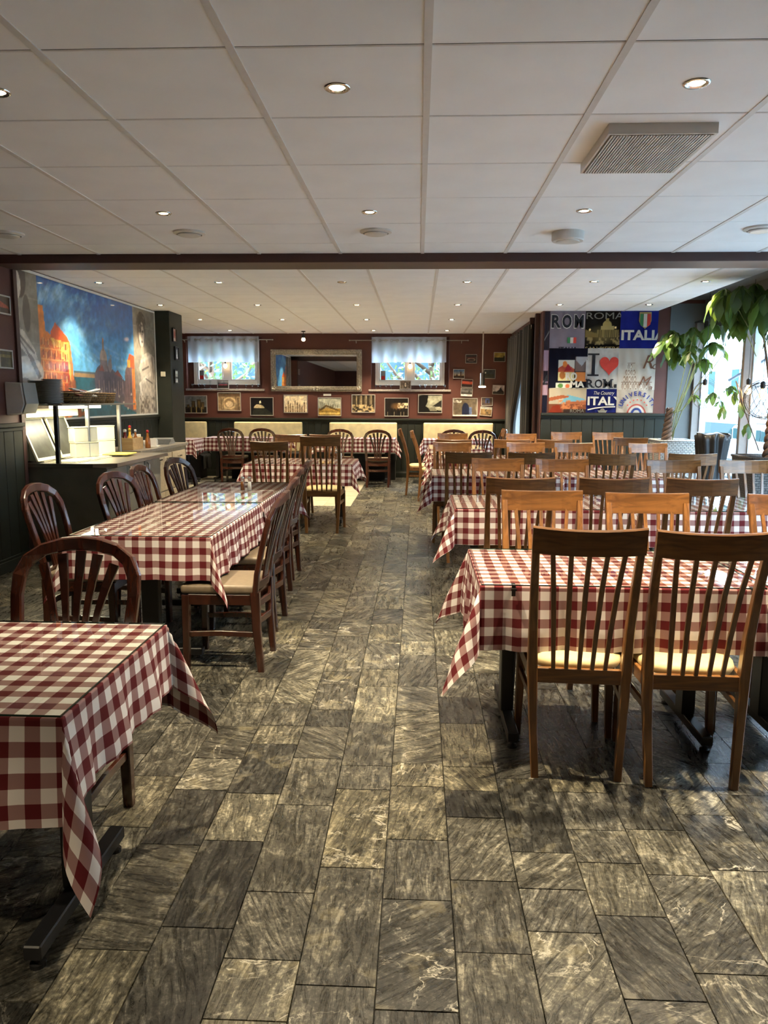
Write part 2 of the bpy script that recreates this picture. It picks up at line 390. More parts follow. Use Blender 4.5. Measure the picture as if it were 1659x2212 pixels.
def paint_mesh(name, img, o, u, v, mat, parent=None, warp=None):
    """img HxWx3 (sRGB 0..1, row 0 at the top) as vertex colours on a grid at o + a*u + b*v"""
    H, W = img.shape[:2]; o, u, v = Vector(o), Vector(u), Vector(v)
    a = np.linspace(0, 1, W); b = np.linspace(1, 0, H)
    A, B = np.meshgrid(a, b)
    P = np.array(o)[None, None]+A[..., None]*np.array(u)+B[..., None]*np.array(v)
    if warp is not None: P = P+warp(A, B)
    idx = np.arange(H*W).reshape(H, W)
    F = np.stack([idx[1:, :-1], idx[1:, 1:], idx[:-1, 1:], idx[:-1, :-1]], -1).reshape(-1, 4)
    me = bpy.data.meshes.new(name); me.from_pydata(P.reshape(-1, 3).tolist(), [], F.tolist())
    at = me.color_attributes.new('col', 'FLOAT_COLOR', 'POINT')
    c = np.clip(img, 0, 1).reshape(-1, 3); c = np.where(c <= .04045, c/12.92, ((c+.055)/1.055)**2.4)
    at.data.foreach_set('color', np.concatenate([c, np.ones((len(c), 1))], 1).astype(np.float32).ravel())
    me.materials.append(mat)
    if warp is not None: me.polygons.foreach_set('use_smooth', [True]*len(me.polygons))
    return place(name, me, parent)
FONTCACHE = {}
def text_mesh(txt, mat, name='lettering', parent=None, origin=(0, 0, 0), u=(1, 0, 0), v=(0, 0, 1), size=.1, width=None, align='LEFT', bold=0.0, depth=.002, clip=None, shear=0, rot=0):
    cu = bpy.data.curves.new('t', 'FONT'); cu.body = txt; cu.size = 1; cu.extrude = depth/2/size; cu.offset = bold; cu.align_x = align; cu.resolution_u = 3; cu.shear = shear
    to = bpy.data.objects.new('t', cu); C.objects.link(to); dg = bpy.context.evaluated_depsgraph_get(); dg.update()
    me = bpy.data.meshes.new_from_object(to.evaluated_get(dg)); bpy.data.objects.remove(to)
    xs = [p.co.x for p in me.vertices]; sx = size
    if width: sx = width/(max(xs)-min(xs))
    x0 = min(xs) if (width and align == 'LEFT') else 0
    u, v = Vector(u), Vector(v); n = u.cross(v); o = Vector(origin)
    for p in me.vertices:
        c = p.co.copy(); q = Vector(((c.x-x0)*sx, c.y*size)); q.rotate(Matrix.Rotation(rot, 2)) if rot else None
        p.co = o+u*q.x+v*q.y+n*(c.z*size)
    if clip:
        bm = bmesh.new(); bm.from_mesh(me)
        for (pt, nr) in clip:
            bmesh.ops.bisect_plane(bm, geom=bm.verts[:]+bm.edges[:]+bm.faces[:], plane_co=pt, plane_no=nr, clear_outer=True)
        bm.to_mesh(me); bm.free()
    me.materials.clear(); me.materials.append(mat); return place(name, me, parent)

# ------------------------------------------------------------------ floor
def tile_floor():
    fl = struct(MB().box(-5.0, 4.1, -3.6, YB+.1, -.06, -.012).build('floor', M['grout']))
    rng = random.Random(3); W = .213; near = []; rest = []; beige = []
    k0 = int((-5+.095)/W)-1
    for k in range(k0, 20):
        xa = -.095+W*k; xb = xa+W
        if xb < -4.95 or xa > 4.0: continue
        y = -3.6-rng.random()*.4
        while y < YB:
            L = rng.choice((.2, .27, .33, .38, .44, .52)) if rng.random() < .75 else rng.uniform(.2, .6)
            y2 = y+L; a, b = max(y, -3.5), min(y2, YB)
            if b-a > .03:
                x0, x1 = max(xa, -4.95), min(xb, XR)
                if x1-x0 > .02:
                    cut = []
                    if xa+W/2 < -.95 and b > 11.04:
                        if a < 11.04: cut = [(x0, x1, a, 11.04)]
                    else: cut = [(x0, x1, a, b)]
                    for t in cut: (near if (1.2 < t[2] < 6.4 and abs(t[0]+.3) < 1.6+.25*t[2]) else rest).append(t)
            y = y2
    near.sort(key=lambda t: t[2]); rest += near[290:]; near = near[:290]
    def add(mb, t, rn):
        g = .0006; dz = rng.uniform(-.0006, .0006); x0, x1, y0, y1 = t[0]+g, t[1]-g, t[2]+g, t[3]-g; c = .0015
        cx, cy = ((x0+x1)/2, (y0+y1)/2) if mb is None else (0, 0)
        if mb is None: mb = MB()
        mb.add([(x0-cx, y0-cy, -.012), (x1-cx, y0-cy, -.012), (x1-cx, y1-cy, -.012), (x0-cx, y1-cy, -.012), (x0+c-cx, y0+c-cy, dz), (x1-c-cx, y0+c-cy, dz), (x1-c-cx, y1-c-cy, dz), (x0+c-cx, y1-c-cy, dz)],
               [(4, 5, 6, 7), (0, 1, 5, 4), (1, 2, 6, 5), (2, 3, 7, 6), (3, 0, 4, 7)])
        rn += [(rng.random(), min(1, max(0, rng.gauss(.5, .27))), rng.random())]*5
        return mb, (cx, cy)
    def fin(mb, rn, name, mat, loc=None):
        me = bpy.data.meshes.new(name); me.from_pydata(mb.v, [], mb.f)
        a = me.attributes.new('rnd', 'FLOAT_VECTOR', 'FACE'); a.data.foreach_set('vector', np.array(rn, dtype=np.float32).ravel())
        me.materials.append(mat); return place(name, me, fl, loc)
    for t in near:
        rn = []; mb, (cx, cy) = add(None, t, rn); fin(mb, rn, 'stone_tile', M['slate'], (cx, cy, 0))
    mb = MB(); rn = []
    for t in rest: add(mb, t, rn)
    o = fin(mb, rn, 'distant_stone_tiles', M['slate']); o['kind'] = 'stuff'
    mb = MB(); rn = []
    x = -4.95
    while x < -.97:
        y = 11.04
        while y < YB: add(mb, (x, min(x+.45, -.96), y, min(y+.3, YB)), rn); y += .3
        x += .45
    o = fin(mb, rn, 'beige_tiles', M['beige']); o['kind'] = 'stuff'
tile_floor()

# ------------------------------------------------------------------ ceilings
def ceiling(name, x0, x1, y0, y1, z, gx, gy, S, skip=()):
    root = sempty(name, ((x0+x1)/2, (y0+y1)/2, z)); ox, oy = (x0+x1)/2, (y0+y1)/2
    xs = [x0]+[gx+S*k for k in range(-30, 30) if x0+.02 < gx+S*k < x1-.02]+[x1]
    ys = [y0]+[gy+S*k for k in range(-40, 40) if y0+.02 < gy+S*k < y1-.02]+[y1]
    cache = {}
    for i in range(len(xs)-1):
        for j in range(len(ys)-1):
            a, b, c, d = xs[i], xs[i+1], ys[j], ys[j+1]; w, h = b-a, d-c
            g1, g2 = .002, .004
            if (i, j) in skip: c += .03; h = d-c
            key = (round(w, 3), round(h, 3))
            if key not in cache:
                mb = MB(); X, Y = w/2-g1, h/2-g2; e = .005
                mb.add([(-X, -Y, .02), (X, -Y, .02), (X, Y, .02), (-X, Y, .02), (-X, -Y, .003), (X, -Y, .003), (X, Y, .003), (-X, Y, .003), (-X+e, -Y+e, 0), (X-e, -Y+e, 0), (X-e, Y-e, 0), (-X+e, Y-e, 0)],
                       [(0, 1, 2, 3), (0, 4, 5, 1), (1, 5, 6, 2), (2, 6, 7, 3), (3, 7, 4, 0), (4, 8, 9, 5), (5, 9, 10, 6), (6, 10, 11, 7), (7, 11, 8, 4), (8, 11, 10, 9)])
                cache[key] = mb.mesh('ceiling_panel'); cache[key].materials.append(M['white_panel'])
            place('ceiling_panel', cache[key], root, ((a+b)/2-ox, (c+d)/2-oy, 0))
    for x in xs[1:-1]: bx('grid_bar', M['grid'], x-.014-ox, x+.014-ox, y0-oy, y1-oy, -.004, .004, root)
    for y in ys[1:-1]: bx('grid_bar', M['dark'], x0-ox, x1-ox, y-.006-oy, y+.006-oy, .004, .008, root)
    return root
ceiling('ceiling', XL, XR, -3.5, 6.66, ZN, -.658, 2.168, .678)
ceiling('ceiling', -4.9, 3.36, 7.02, YB, ZF, .17, 8.26, .675, skip=((3, 6), (11, 4)))
struct(MB().box(-5.1, 4.2, -3.7, YB+.3, ZS, ZS+.1).build('ceiling_slab', M['dark']))
struct(MB().box(-5.1, 4.2, -3.7, YB+.32, ZS+.1, 11.5).build('trim_sky_blocker', M['palewall']))  # unseen block added above the roof to cut sky light on garden and street
struct(MB().box(3.36, 4.05, 7.0, YF+.1, ZF+.15, ZF+.18).build('ceiling_recess', M['greyp']))
b = struct(MB().box(XL-.3, XR, 6.66, 7.02, ZB, ZS).build('trim_beam', M['beam'], bev=.004))

# ------------------------------------------------------------------ walls
def wall_boxes(name, mat, boxes, parent=None):
    mb = MB()
    for b_ in boxes: mb.box(*b_)
    return struct(mb.build(name, mat, parent))
WT = .32
# back wall with two window niches
wy0, wy1 = YB, YB+WT
NL, NR = (-4.53, -3.05, 1.70, 2.71), (-.92, .58, 1.70, 2.71)
def niche_wall():
    xs = [-4.95, NL[0], NL[1], NR[0], NR[1], 1.85]
    B = [(xs[0], xs[1], wy0, wy1, 0, ZS), (xs[2], xs[3], wy0, wy1, 0, ZS), (xs[4], xs[5], wy0, wy1, 0, ZS)]
    for n in (NL, NR): B += [(n[0], n[1], wy0, wy1, 0, n[2]), (n[0], n[1], wy0, wy1, n[3], ZS)]
    return wall_boxes('wall_back', M['burg'], B)
WB = niche_wall()
WLn = wall_boxes('wall_left', M['burg'], [(XL-.3, XL, -3.5, 7.02, 0, ZS)])
WLm = wall_boxes('wall_left', M['burg'], [(XM-.2, XM, 7.02, 11.95, 0, ZS), (-5.1, XM-.2, 11.75, 11.95, 0, ZS)])
wall_boxes('wall_left', M['burg'], [(-5.1, -4.9, 11.95, wy1, 0, ZS)])
WF = wall_boxes('wall_right', M['burg'], [(1.75, XR+.05, YF, YF+.2, 0, ZS)])
wall_boxes('wall_right', M['burg'], [(1.76, 1.95, 11.6, 12.5, 0, ZS), (1.76, 1.95, 14.8, wy1, 0, ZS), (1.76, 1.95, 12.5, 14.8, 0, .5), (1.76, 1.95, 12.5, 14.8, 2.6, ZS)])
wall_boxes('wall_back', M['burg'], [(XL-.3, XR+.2, -3.7, -3.5, 0, ZS)])
struct(MB().box(3.53, XR, YF-.012, YF, 0, ZF+.1).build('trim_pier_face', M['greyp']))
# facade above and below the glass front
wall_boxes('wall_right', M['greyp'], [(XR, XR+.2, -3.5, YF+.2, 2.5, ZS), (XR, XR+.2, -3.5, YF+.2, -.1, .12), (XR, XR+.2, -3.5, 2.91, .12, 2.5)])
# pillar left
pil = struct(MB().box(XM, -3.60, 11.34, 11.95, 0, ZF).build('pillar_left', M['green'], bev=.004))
# corner trim of the near left wall
struct(bx('trim_corner', M['beam'], XL-.005, XL+.02, 6.97, 7.03, 0, ZB))

def wainscot(wall, p0, p1, ztop, n_in, bw=.15, base=True):
    """vertical boards from p0 to p1 in plan, n_in = direction into the room"""
    p0, p1 = Vector(p0+(0,)), Vector(p1+(0,)); d = (p1-p0); L = d.length; d.normalize(); n = Vector(n_in+(0,))
    ang = math.atan2(d.y, d.x); k = max(1, round(L/bw)); w_ = L/k; me = None
    R = Matrix.Rotation(ang, 4, 'Z'); s = 1 if (R @ Vector((0, 1, 0))).dot(n) > 0 else -1
    mb = MB().box(-w_/2+.002, w_/2-.002, min(0, s*.018), max(0, s*.018), 0, ztop-.02); me = mb.mesh('wall_board', bev=.0035); me.materials.append(M['green'])
    for i in range(k): place('wall_board', me, wall, tuple(p0+d*(w_*(i+.5))), ang)
    def strip(name, t, z0, z1):
        q = MB().box(0, L, min(0, s*t), max(0, s*t), z0, z1).build(name, M['green'], wall, bev=.004, loc=tuple(p0), rz=ang); return q
    strip('wainscot_cap', .05, ztop-.035, ztop); strip('wainscot_trim', .03, ztop-.07, ztop-.035)
    if base: strip('skirting', .035, 0, .10); strip('skirting_bead', .028, .10, .125)
wainscot(WB, (-4.9, YB), (1.76, YB), 1.15, (0, -1), .13)
wainscot(WF, (1.76, YF), (3.53, YF), 1.335, (0, -1), .15)
wainscot(WLm, (XM, 7.03), (XM, 11.34), 1.29, (1, 0), .15)
wainscot(WLn, (XL, -3.5), (XL, 6.97), 1.30, (1, 0), .16)

# back windows
def back_window(n, x0, x1, hinge):
    z0, z1 = 1.79, 2.66; y = YB+.17
    root = sempty('window_%d' % n, ((x0+x1)/2, y, z0)); cx = (x0+x1)/2; X = (x1-x0)/2; H = z1-z0
    fr = MB().box(-X, -X+.07, -.03, .03, 0, H).box(X-.07, X, -.03, .03, 0, H).box(-X+.07, X-.07, -.03, .03, 0, .08).box(-X+.07, X-.07, -.03, .03, H-.07, H).box(-.07, .07, -.035, .03, .08, H-.07)
    fr.build('window_frame', M['winframe'], root, bev=.004)
    for s_ in (-1, 1):
        a, b_ = (-X+.07, -.07) if s_ < 0 else (.07, X-.07)
        sh = MB().box(a, a+.03, -.02, .02, .08, H-.07).box(b_-.03, b_, -.02, .02, .08, H-.07).box(a+.03, b_-.03, -.02, .02, .08, .11).box(a+.03, b_-.03, -.02, .02, H-.1, H-.07).build('sash', M['winframe'], root, bev=.003)
        MB().box(a+.03, b_-.03, -.003, .003, .11, H-.1).build('pane', M['pane'], sh)
    nx0, nx1, nz0, nz1 = (NL if n == 1 else NR); nx0 -= cx; nx1 -= cx; nz0 -= z0; nz1 -= z0
    MB().box(nx0, -X, .0, .03, nz0, nz1).box(X, nx1, .0, .03, nz0, nz1).box(-X, X, .0, .03, nz0, 0).box(-X, X, .0, .03, H, nz1).build('niche_infill', M['burg'], root)
    MB().box(-X-.12, X+.12, -.20, -.03, -.12, -.08).build('window_sill', M['stonesill'], root, bev=.004)
    # thermometer-like sign on the pane, grey over red
    sg = MB().box(-X+.11, -X+.20, -.03, -.022, .10, .28).build('sign', M['greyplast'], root)
    MB().box(-X+.12, -X+.19, -.034, -.031, .11, .18).build('sign_panel', M['red'], sg)
    return root
back_window(1, -4.43, -3.12, 0); back_window(2, -.85, .50, 0)
def valance(x0, x1, zt, zb, label):
    y = YB-.07
    t = thing('valance_curtain', label, 'curtain', ((x0+x1)/2, y, zt), 0, 'white voile valances at the back windows')
    X = (x1-x0)/2; n = 90; mb = MB(); vs = []; fs = []
    ph = random.random()*6
    rows = 7
    for j in range(rows):
        f = j/(rows-1)
        for i in range(n+1):
            a = i/n; am = .018+.012*f
            yy = am*math.sin(a*2*PI*6.5+ph)+.006*math.sin(a*60+f*3)
            zz = -f*(zt-zb)-.008*math.sin(a*9+1)*f
            vs.append((-X+2*X*a, yy, zz))
    for j in range(rows-1):
        for i in range(n): q = j*(n+1)+i; fs.append((q, q+1, q+n+2, q+n+1))
    mb.add(vs, fs); mb.build('voile', M['sheer'], t, smooth=True)
    for i in range(13):
        x = -X+.05+(2*X-.1)*i/12; a = (x+X)/(2*X)
        g = MB(); g.tube([(x+.024*math.cos(k*PI/6), .018*math.sin(a*2*PI*6.5+ph)-.004, -.07+.024*math.sin(k*PI/6)) for k in range(13)], .005, 5); g.build('eyelet', M['steel'], t, smooth=True)
valance(-4.48, -3.08, 2.71, 2.22, 'white voile valance on rings over the left window of the back wall')
valance(-.91, .52, 2.70, 2.22, 'white voile valance on rings over the back window right of the mirror')
for (a, b_, z, nm) in ((-4.67, -2.82, 2.645, 'left'), (-1.33, .93, 2.635, 'right')):
    r = thing('curtain_rod', 'thin pale curtain rod above the %s' % ('back window left of the mirror' if nm == 'left' else 'back window right of the mirror'), 'curtain rod', ((a+b_)/2, YB-.13, z), 0, 'curtain rods on the back wall')
    L = (b_-a)/2
    MB().tube([(-L, .06, 0), (L, .06, 0)], .009, 8).build('rod', M['frame_silver'], r, smooth=True)
    for s_ in (-1, 1): MB().lathe([(.012, -.012), (.018, 0), (.012, .012)], 10, (s_*L, .06, 0)).build('finial', M['frame_silver'], r, smooth=True); MB().box(s_*(L-.12)-.006, s_*(L-.12)+.006, .055, .13, -.022, -.01).box(s_*(L-.12)-.006, s_*(L-.12)+.006, .12, .13, -.05, .01).build('bracket', M['frame_silver'], r)

# right glass front
def glass_front():
    ys = [11.36, 9.67, 7.98, 6.29, 4.6, 2.91]
    for i in range(len(ys)-1):
        y1, y0 = ys[i], ys[i+1]; root = sempty('window_%d' % (i+3), (XR, (y0+y1)/2, .12)); Y = (y1-y0)/2; H = 2.38
        MB().box(-.02, .07, -Y, -Y+.06, 0, H).box(-.02, .07, Y-.06, Y, 0, H).box(-.02, .07, -Y+.06, Y-.06, 0, .07).box(-.02, .07, -Y+.06, Y-.06, H-.07, H).build('window_frame', M['alu'], root, bev=.004)
        MB().box(.02, .03, -Y+.06, Y-.06, .07, H-.07).build('pane', M['pane'], root)
        MB().box(-.12, -.02, Y-.035, Y+.035, -.1, H+.1).build('window_post', M['taupe'], root, bev=.004)
glass_front()
# side window with the striped curtains
root = sempty('window_8', (1.86, 13.65, .5))
MB().box(-.04, .04, -1.15, -1.08, 0, 2.1).box(-.04, .04, 1.08, 1.15, 0, 2.1).box(-.04, .04, -1.08, 1.08, 0, .08).box(-.04, .04, -1.08, 1.08, 2.02, 2.1).build('window_frame', M['winframe'], root)
MB().box(-.004, .004, -1.08, 1.08, .08, 2.02).build('pane', M['pane'], root)
def long_curtain(y0, y1, label, waist):
    t = thing('long_curtain', label, 'curtain', (1.70, (y0+y1)/2, 0), 0, 'striped curtains of the side window'); mb = MB(); n, rows = 44, 16; vs, fs, uv = [], [], []
    for j in range(rows):
        f = j/(rows-1); z = 2.66-f*2.55; pinch = 1-waist*math.exp(-((z-.95)/.75)**2)
        for i in range(n+1):
            a = i/n; yy = (y1-y0)/2-(1-a)*(y1-y0)*pinch
            vs.append((.035*math.sin(a*2*PI*5)+.01*math.sin(a*31), yy, z)); uv.append((a*(y1-y0), f))
    for j in range(rows-1):
        for i in range(n): q = j*(n+1)+i; fs.append((q, q+1, q+n+2, q+n+1))
    mb.add(vs, fs); mb.uv = uv; mb.build('drape', M['curtain'], t, smooth=True)
    for i in range(6):
        y = -(y1-y0)/2+(y1-y0)*(i+.5)/6
        MB().tube([(.0, y+.03*math.cos(k*PI/6), 2.62+.03*math.sin(k*PI/6)) for k in range(13)], .006, 5).build('curtain_ring', M['chrome'], t, smooth=True)
long_curtain(12.95, 15.1, 'striped grey curtain drawn to the corner of the back wall', .55)
long_curtain(12.15, 12.9, 'striped grey curtain beside the dark posts of the partition', 0)
r = thing('curtain_rod', 'dark curtain rod above the striped side curtains', 'curtain rod', (1.70, 13.7, 2.62)); MB().tube([(0, -1.5, 0), (0, 1.45, 0)], .012, 8).build('rod', M['black'], r, smooth=True); [MB().box(0, .06, q-.01, q+.01, -.01, .01).build('bracket', M['black'], r) for q in (-1.19, 1.19)]
for (y, w_, h, lb) in ((12.3, .035, 2.765, 'slim dark brown post nearest the striped curtains'), (11.72, .035, 2.765, 'slim dark brown post nearest the printed cloths')):
    p = bx('wooden_post', M['beam'], 1.69, 1.75, y-w_, y+w_, 0, h, bev=.004); tag(p, lb, 'post', 'dark posts at the partition end')

# ------------------------------------------------------------------ lamps in the ceilings
def make_downlight():
    t = thing('downlight', '', 'ceiling light')
    MB().lathe([(.052, .006), (.052, -.003), (.047, -.007), (.036, -.006), (.033, .002)], 20).build('trim_ring', M['chrome'], t, smooth=True)
    MB().lathe([(.003, -.004), (.026, -.004), (.033, .0015)], 16).build('lamp_glass', M['lamp'], t)
    return t
dl = Maker(make_downlight())
def spot(parent, z=-.02, e=SPOT_W, col=SPOT_COL, size=1.6, blend=.8, rot=(0, 0, 0)):
    l = bpy.data.lights.new('lamp_light', 'SPOT'); l.energy = e; l.color = col; l.spot_size = size; l.spot_blend = blend; l.shadow_soft_size = .03
    o = bpy.data.objects.new('lamp_light', l); C.objects.link(o); o.parent = parent; o.location = (0, 0, z); o.rotation_euler = rot; return o
XW = {-3.49: 'against the left wall', -1.67: 'left column', -.327: 'middle column', 1.04: 'right column', 2.38: 'far right column', -2.17: 'second column from the left', -.835: 'middle column', .505: 'fourth column from the left', 1.845: 'fifth column from the left', 3.01: 'beside the glass front', 3.3: 'beside the glass front'}
RW = {3.2: 'row nearest the camera', 5.22: 'second row, before the beam', 8.6: 'first row behind the beam', 10.64: 'second row behind the beam', 12.57: 'third row behind the beam', 14.55: 'row nearest the back wall', 1.2: 'row overhead', .2: 'row just above and behind the camera', -2.6: 'rearmost row'}
BOOST = {(-.327, 3.2): 1.4, (1.04, 3.2): 1.9, (-1.67, .2): .7}
for y in (3.2, 5.22, .2, -2.6):
    for x in (-1.67, -.327, 1.04, 2.38):
        if y < 3 and x == 2.38: continue
        if x == 2.38 and y == 5.22: continue
        if y == .2 and x > -1: continue
        t = dl((x, y, ZN), 0, 'recessed spotlight, %s, %s' % (XW[x], RW[y]), 'downlights of the near ceiling')
        spot(t, e=SPOT_W*BOOST.get((x, y), 1.0))
for y in (8.6, 10.64, 12.57, 14.55):
    for x in (-3.49, -2.17, -.835, .505, 1.845, 3.01):
        if x > 1 and y > 11.3: continue
        if (x, y) in ((-.835, 8.6), (-2.17, 14.55)): continue
        t = dl((x, y, ZF), 0, 'recessed spotlight, %s, %s' % (XW[x], RW[y]), 'downlights of the rear ceiling')
        spot(t, e=SPOT_W*(.06 if x > 3 else (.06 if x < -3 else .95)))
t = thing('unlit_downlight', 'unlit recessed spotlight in the first row behind the beam', 'ceiling light', (-.835, 8.6, ZF))
MB().lathe([(.052, .006), (.052, -.003), (.047, -.007), (.036, -.006), (.033, .002)], 20).build('trim_ring', M['chrome'], t, smooth=True)
MB().lathe([(.003, -.004), (.026, -.004), (.033, .0015)], 16).build('lamp_glass', M['lampoff'], t)
# small hanging spotlight that lights the mirror
t = thing('hanging_spotlight', 'small black spotlight hanging from the ceiling before the mirror', 'spotlight', (-2.15, 14.7, ZF))
MB().lathe([(.04, 0), (.04, -.012), (.01, -.02)], 14).tube([(0, 0, -.01), (0, 0, -.07)], .006, 6).build('ceiling_mount', M['black'], t, smooth=True)
MB().lathe([(.018, -.06), (.03, -.075), (.034, -.12), (.03, -.125)], 14).build('socket', M['black'], t, smooth=True)
MB().lathe([(.028, -.125), (.038, -.15), (.036, -.17), (.02, -.185), (.003, -.19)], 14).build('bulb', M['bulb'], t, smooth=True)
spot(t, -.22, 60, rot=(.5, 0, 0))

def disc_vent(x, y, r, h, label, domed):
    t = thing('ceiling_valve', label, 'air vent', (x, y, ZN), 0, 'round white air valves in the near ceiling')
    if domed: MB().lathe([(r, .0), (r, -h), (r*.93, -h-.008), (r*.02, -h-.008)], 32).build('housing', M['white'], t, smooth=False)
    else:
        MB().lathe([(r, .0), (r*1.0, -.010), (r*.80, -.018), (r*.78, -.008), (r*.02, -.008)], 32).build('rim', M['white'], t)
        MB().lathe([(r*.02, -.012), (r*.68, -.012), (r*.72, -.022), (r*.6, -.028), (r*.02, -.03)], 32).build('disc', M['white'], t)
disc_vent(-3.02, 5.81, .115, .01, 'round white air valve at the left edge, cut by the frame', 0)
disc_vent(-1.675, 5.81, .115, .01, 'round white air valve before the beam, left of centre', 0)
disc_vent(-.318, 5.80, .115, .01, 'round white air valve before the beam, at the centre', 0)
disc_vent(2.37, 5.76, .115, .01, 'round white air valve before the beam at the right edge', 0)
t = thing('smoke_alarm', 'thick round white puck on the ceiling before the beam', 'smoke alarm', (1.06, 5.87, ZN))
MB().lathe([(.115, 0), (.115, -.055), (.108, -.064), (.06, -.064)], 36).build('housing', M['white'], t)
MB().lathe([(.085, -.06), (.08, -.069), (.02, -.071)], 36).build('cover_ring', M['white'], t)
# square louvred vent
t = thing('ceiling_vent', 'square louvred air vent hanging from the ceiling at upper right', 'air vent', (1.05, 3.93, ZN))
V = MB().box(-.235, .235, -.30, -.288, -.045, .0).box(-.235, .235, .288, .30, -.045, 0).box(-.235, -.225, -.288, .288, -.045, 0).box(.225, .235, -.288, .288, -.045, 0); V.build('vent_frame', M['white'], t)
MB().box(-.225, .225, -.288, .288, -.018, -.012).build('backing', M['greyplast'], t)
me = MB().box(-.0035, .0035, -.288, .288, -.05, -.018).mesh('slat'); me.materials.append(M['white'])
for i in range(34): place('slat', me, t, (-.215+.43*i/33, 0, 0))
t = bx('cable_end', M['greyplast'], -2.05, -1.97, 3.52, 3.535, ZN-.02, ZN-.004, bev=.003); tag(t, 'short grey cable end poking out of a ceiling joint', 'cable')

# ------------------------------------------------------------------ chairs
def make_slat_chair():
    t = thing('slat_back_chair', '', 'chair')
    def post(s_):
        pts = [(s_*.165, -.215, 0), (s_*.178, -.195, .25), (s_*.185, -.185, .45), (s_*.188, -.20, .62), (s_*.193, -.245, .82), (s_*.197, -.30, 1.0)]
        return MB().sweep(pts, [.030, .034, .040, .036, .032, .028], [.030, .036, .046, .040, .032, .024], (1, 0, 0))
    for s_ in (-1, 1):
        post(s_).build('leg', M['oak'], t)
        MB().sweep([(s_*.205, .20, 0), (s_*.195, .195, .42)], [.028, .042], [.028, .042], (1, 0, 0)).build('leg', M['oak'], t)
        MB().sweep([(s_*.200, .185, .315), (s_*.181, -.185, .315)], .016, .030, (1, 0, 0)).build('stretcher', M['oak'], t)
    fr = MB().sweep([(-.185, -.185, .425), (.185, -.185, .425)], .022, .062, (0, 1, 0)).sweep([(-.19, .195, .425), (.19, .195, .425)], .022, .055, (0, 1, 0))
    for s_ in (-1, 1): fr.sweep([(s_*.20, .185, .425), (s_*.186, -.18, .425)], .022, .055, (1, 0, 0))
    fr.build('seat_frame', M['oak_x'], t)
    # round-cornered pad
    n = 28; mb = MB(); rings = [(.96, .445), (1.0, .462), (.97, .480), (.82, .492), (.4, .497)]; vs, fs = [], []
    for (k, z) in rings:
        for i in range(n):
            a = 2*PI*i/n; c, s_ = math.cos(a), math.sin(a); e = .62
            x = math.copysign(abs(c)**e, c)*.195*k*(1+.05*s_); y = math.copysign(abs(s_)**e, s_)*.185*k+.005
            vs.append((x, y, z))
    for j in range(len(rings)-1):
        for i in range(n): q = j*n+i; r2 = j*n+(i+1) % n; fs.append((q, r2, r2+n, q+n))
    fs.append(tuple((len(rings)-1)*n+i for i in range(n))); mb.add(vs, fs); mb.build('seat', M['cream_seat'], t, smooth=True)
    # curved top rail
    pts = []; m = 9
    for i in range(m):
        a = -1+2*i/(m-1); pts.append((.212*a, -.305-.035*(1-a*a), 1.0-.004*(1-a*a)))
    mb = MB(); vs, fs = [], []
    for (x, y, z) in pts:
        d = .004*(1-(x/.212)**2)
        for (dy, dz) in ((-.012, -.052), (.012, -.052), (.010, .05-d), (.006, .054-d), (-.006, .054-d), (-.012, .048-d)): vs.append((x, y+dy-.17*dz*.9, z+dz))
    for i in range(m-1):
        for k in range(6): q = i*6+k; r2 = i*6+(k+1) % 6; fs.append((q, q+6, r2+6, r2))
    fs += [(0, 1, 2, 3, 4, 5), tuple((m-1)*6+k for k in range(5, -1, -1))]
    mb.add(vs, fs); mb.build('top_rail', M['oak_x'], t)
    for i in range(5):
        a = -1+2*(i+.5+.25*0)/5; a = (i-2)/3.0*1.02
        x0, x1 = a*.150, a*.198; yb = -.305-.035*(1-a*a)
        MB().sweep([(x0, -.188, .448), (x0*.75+x1*.25, -.215-.01*(1-a*a), .62), (x0*.4+x1*.6, -.252-.02*(1-a*a), .80), (x1, yb+.01, .955)], [.016, .020, .020, .018], .011, (1, 0, 0)).build('slat', M['oak'], t)
    return t
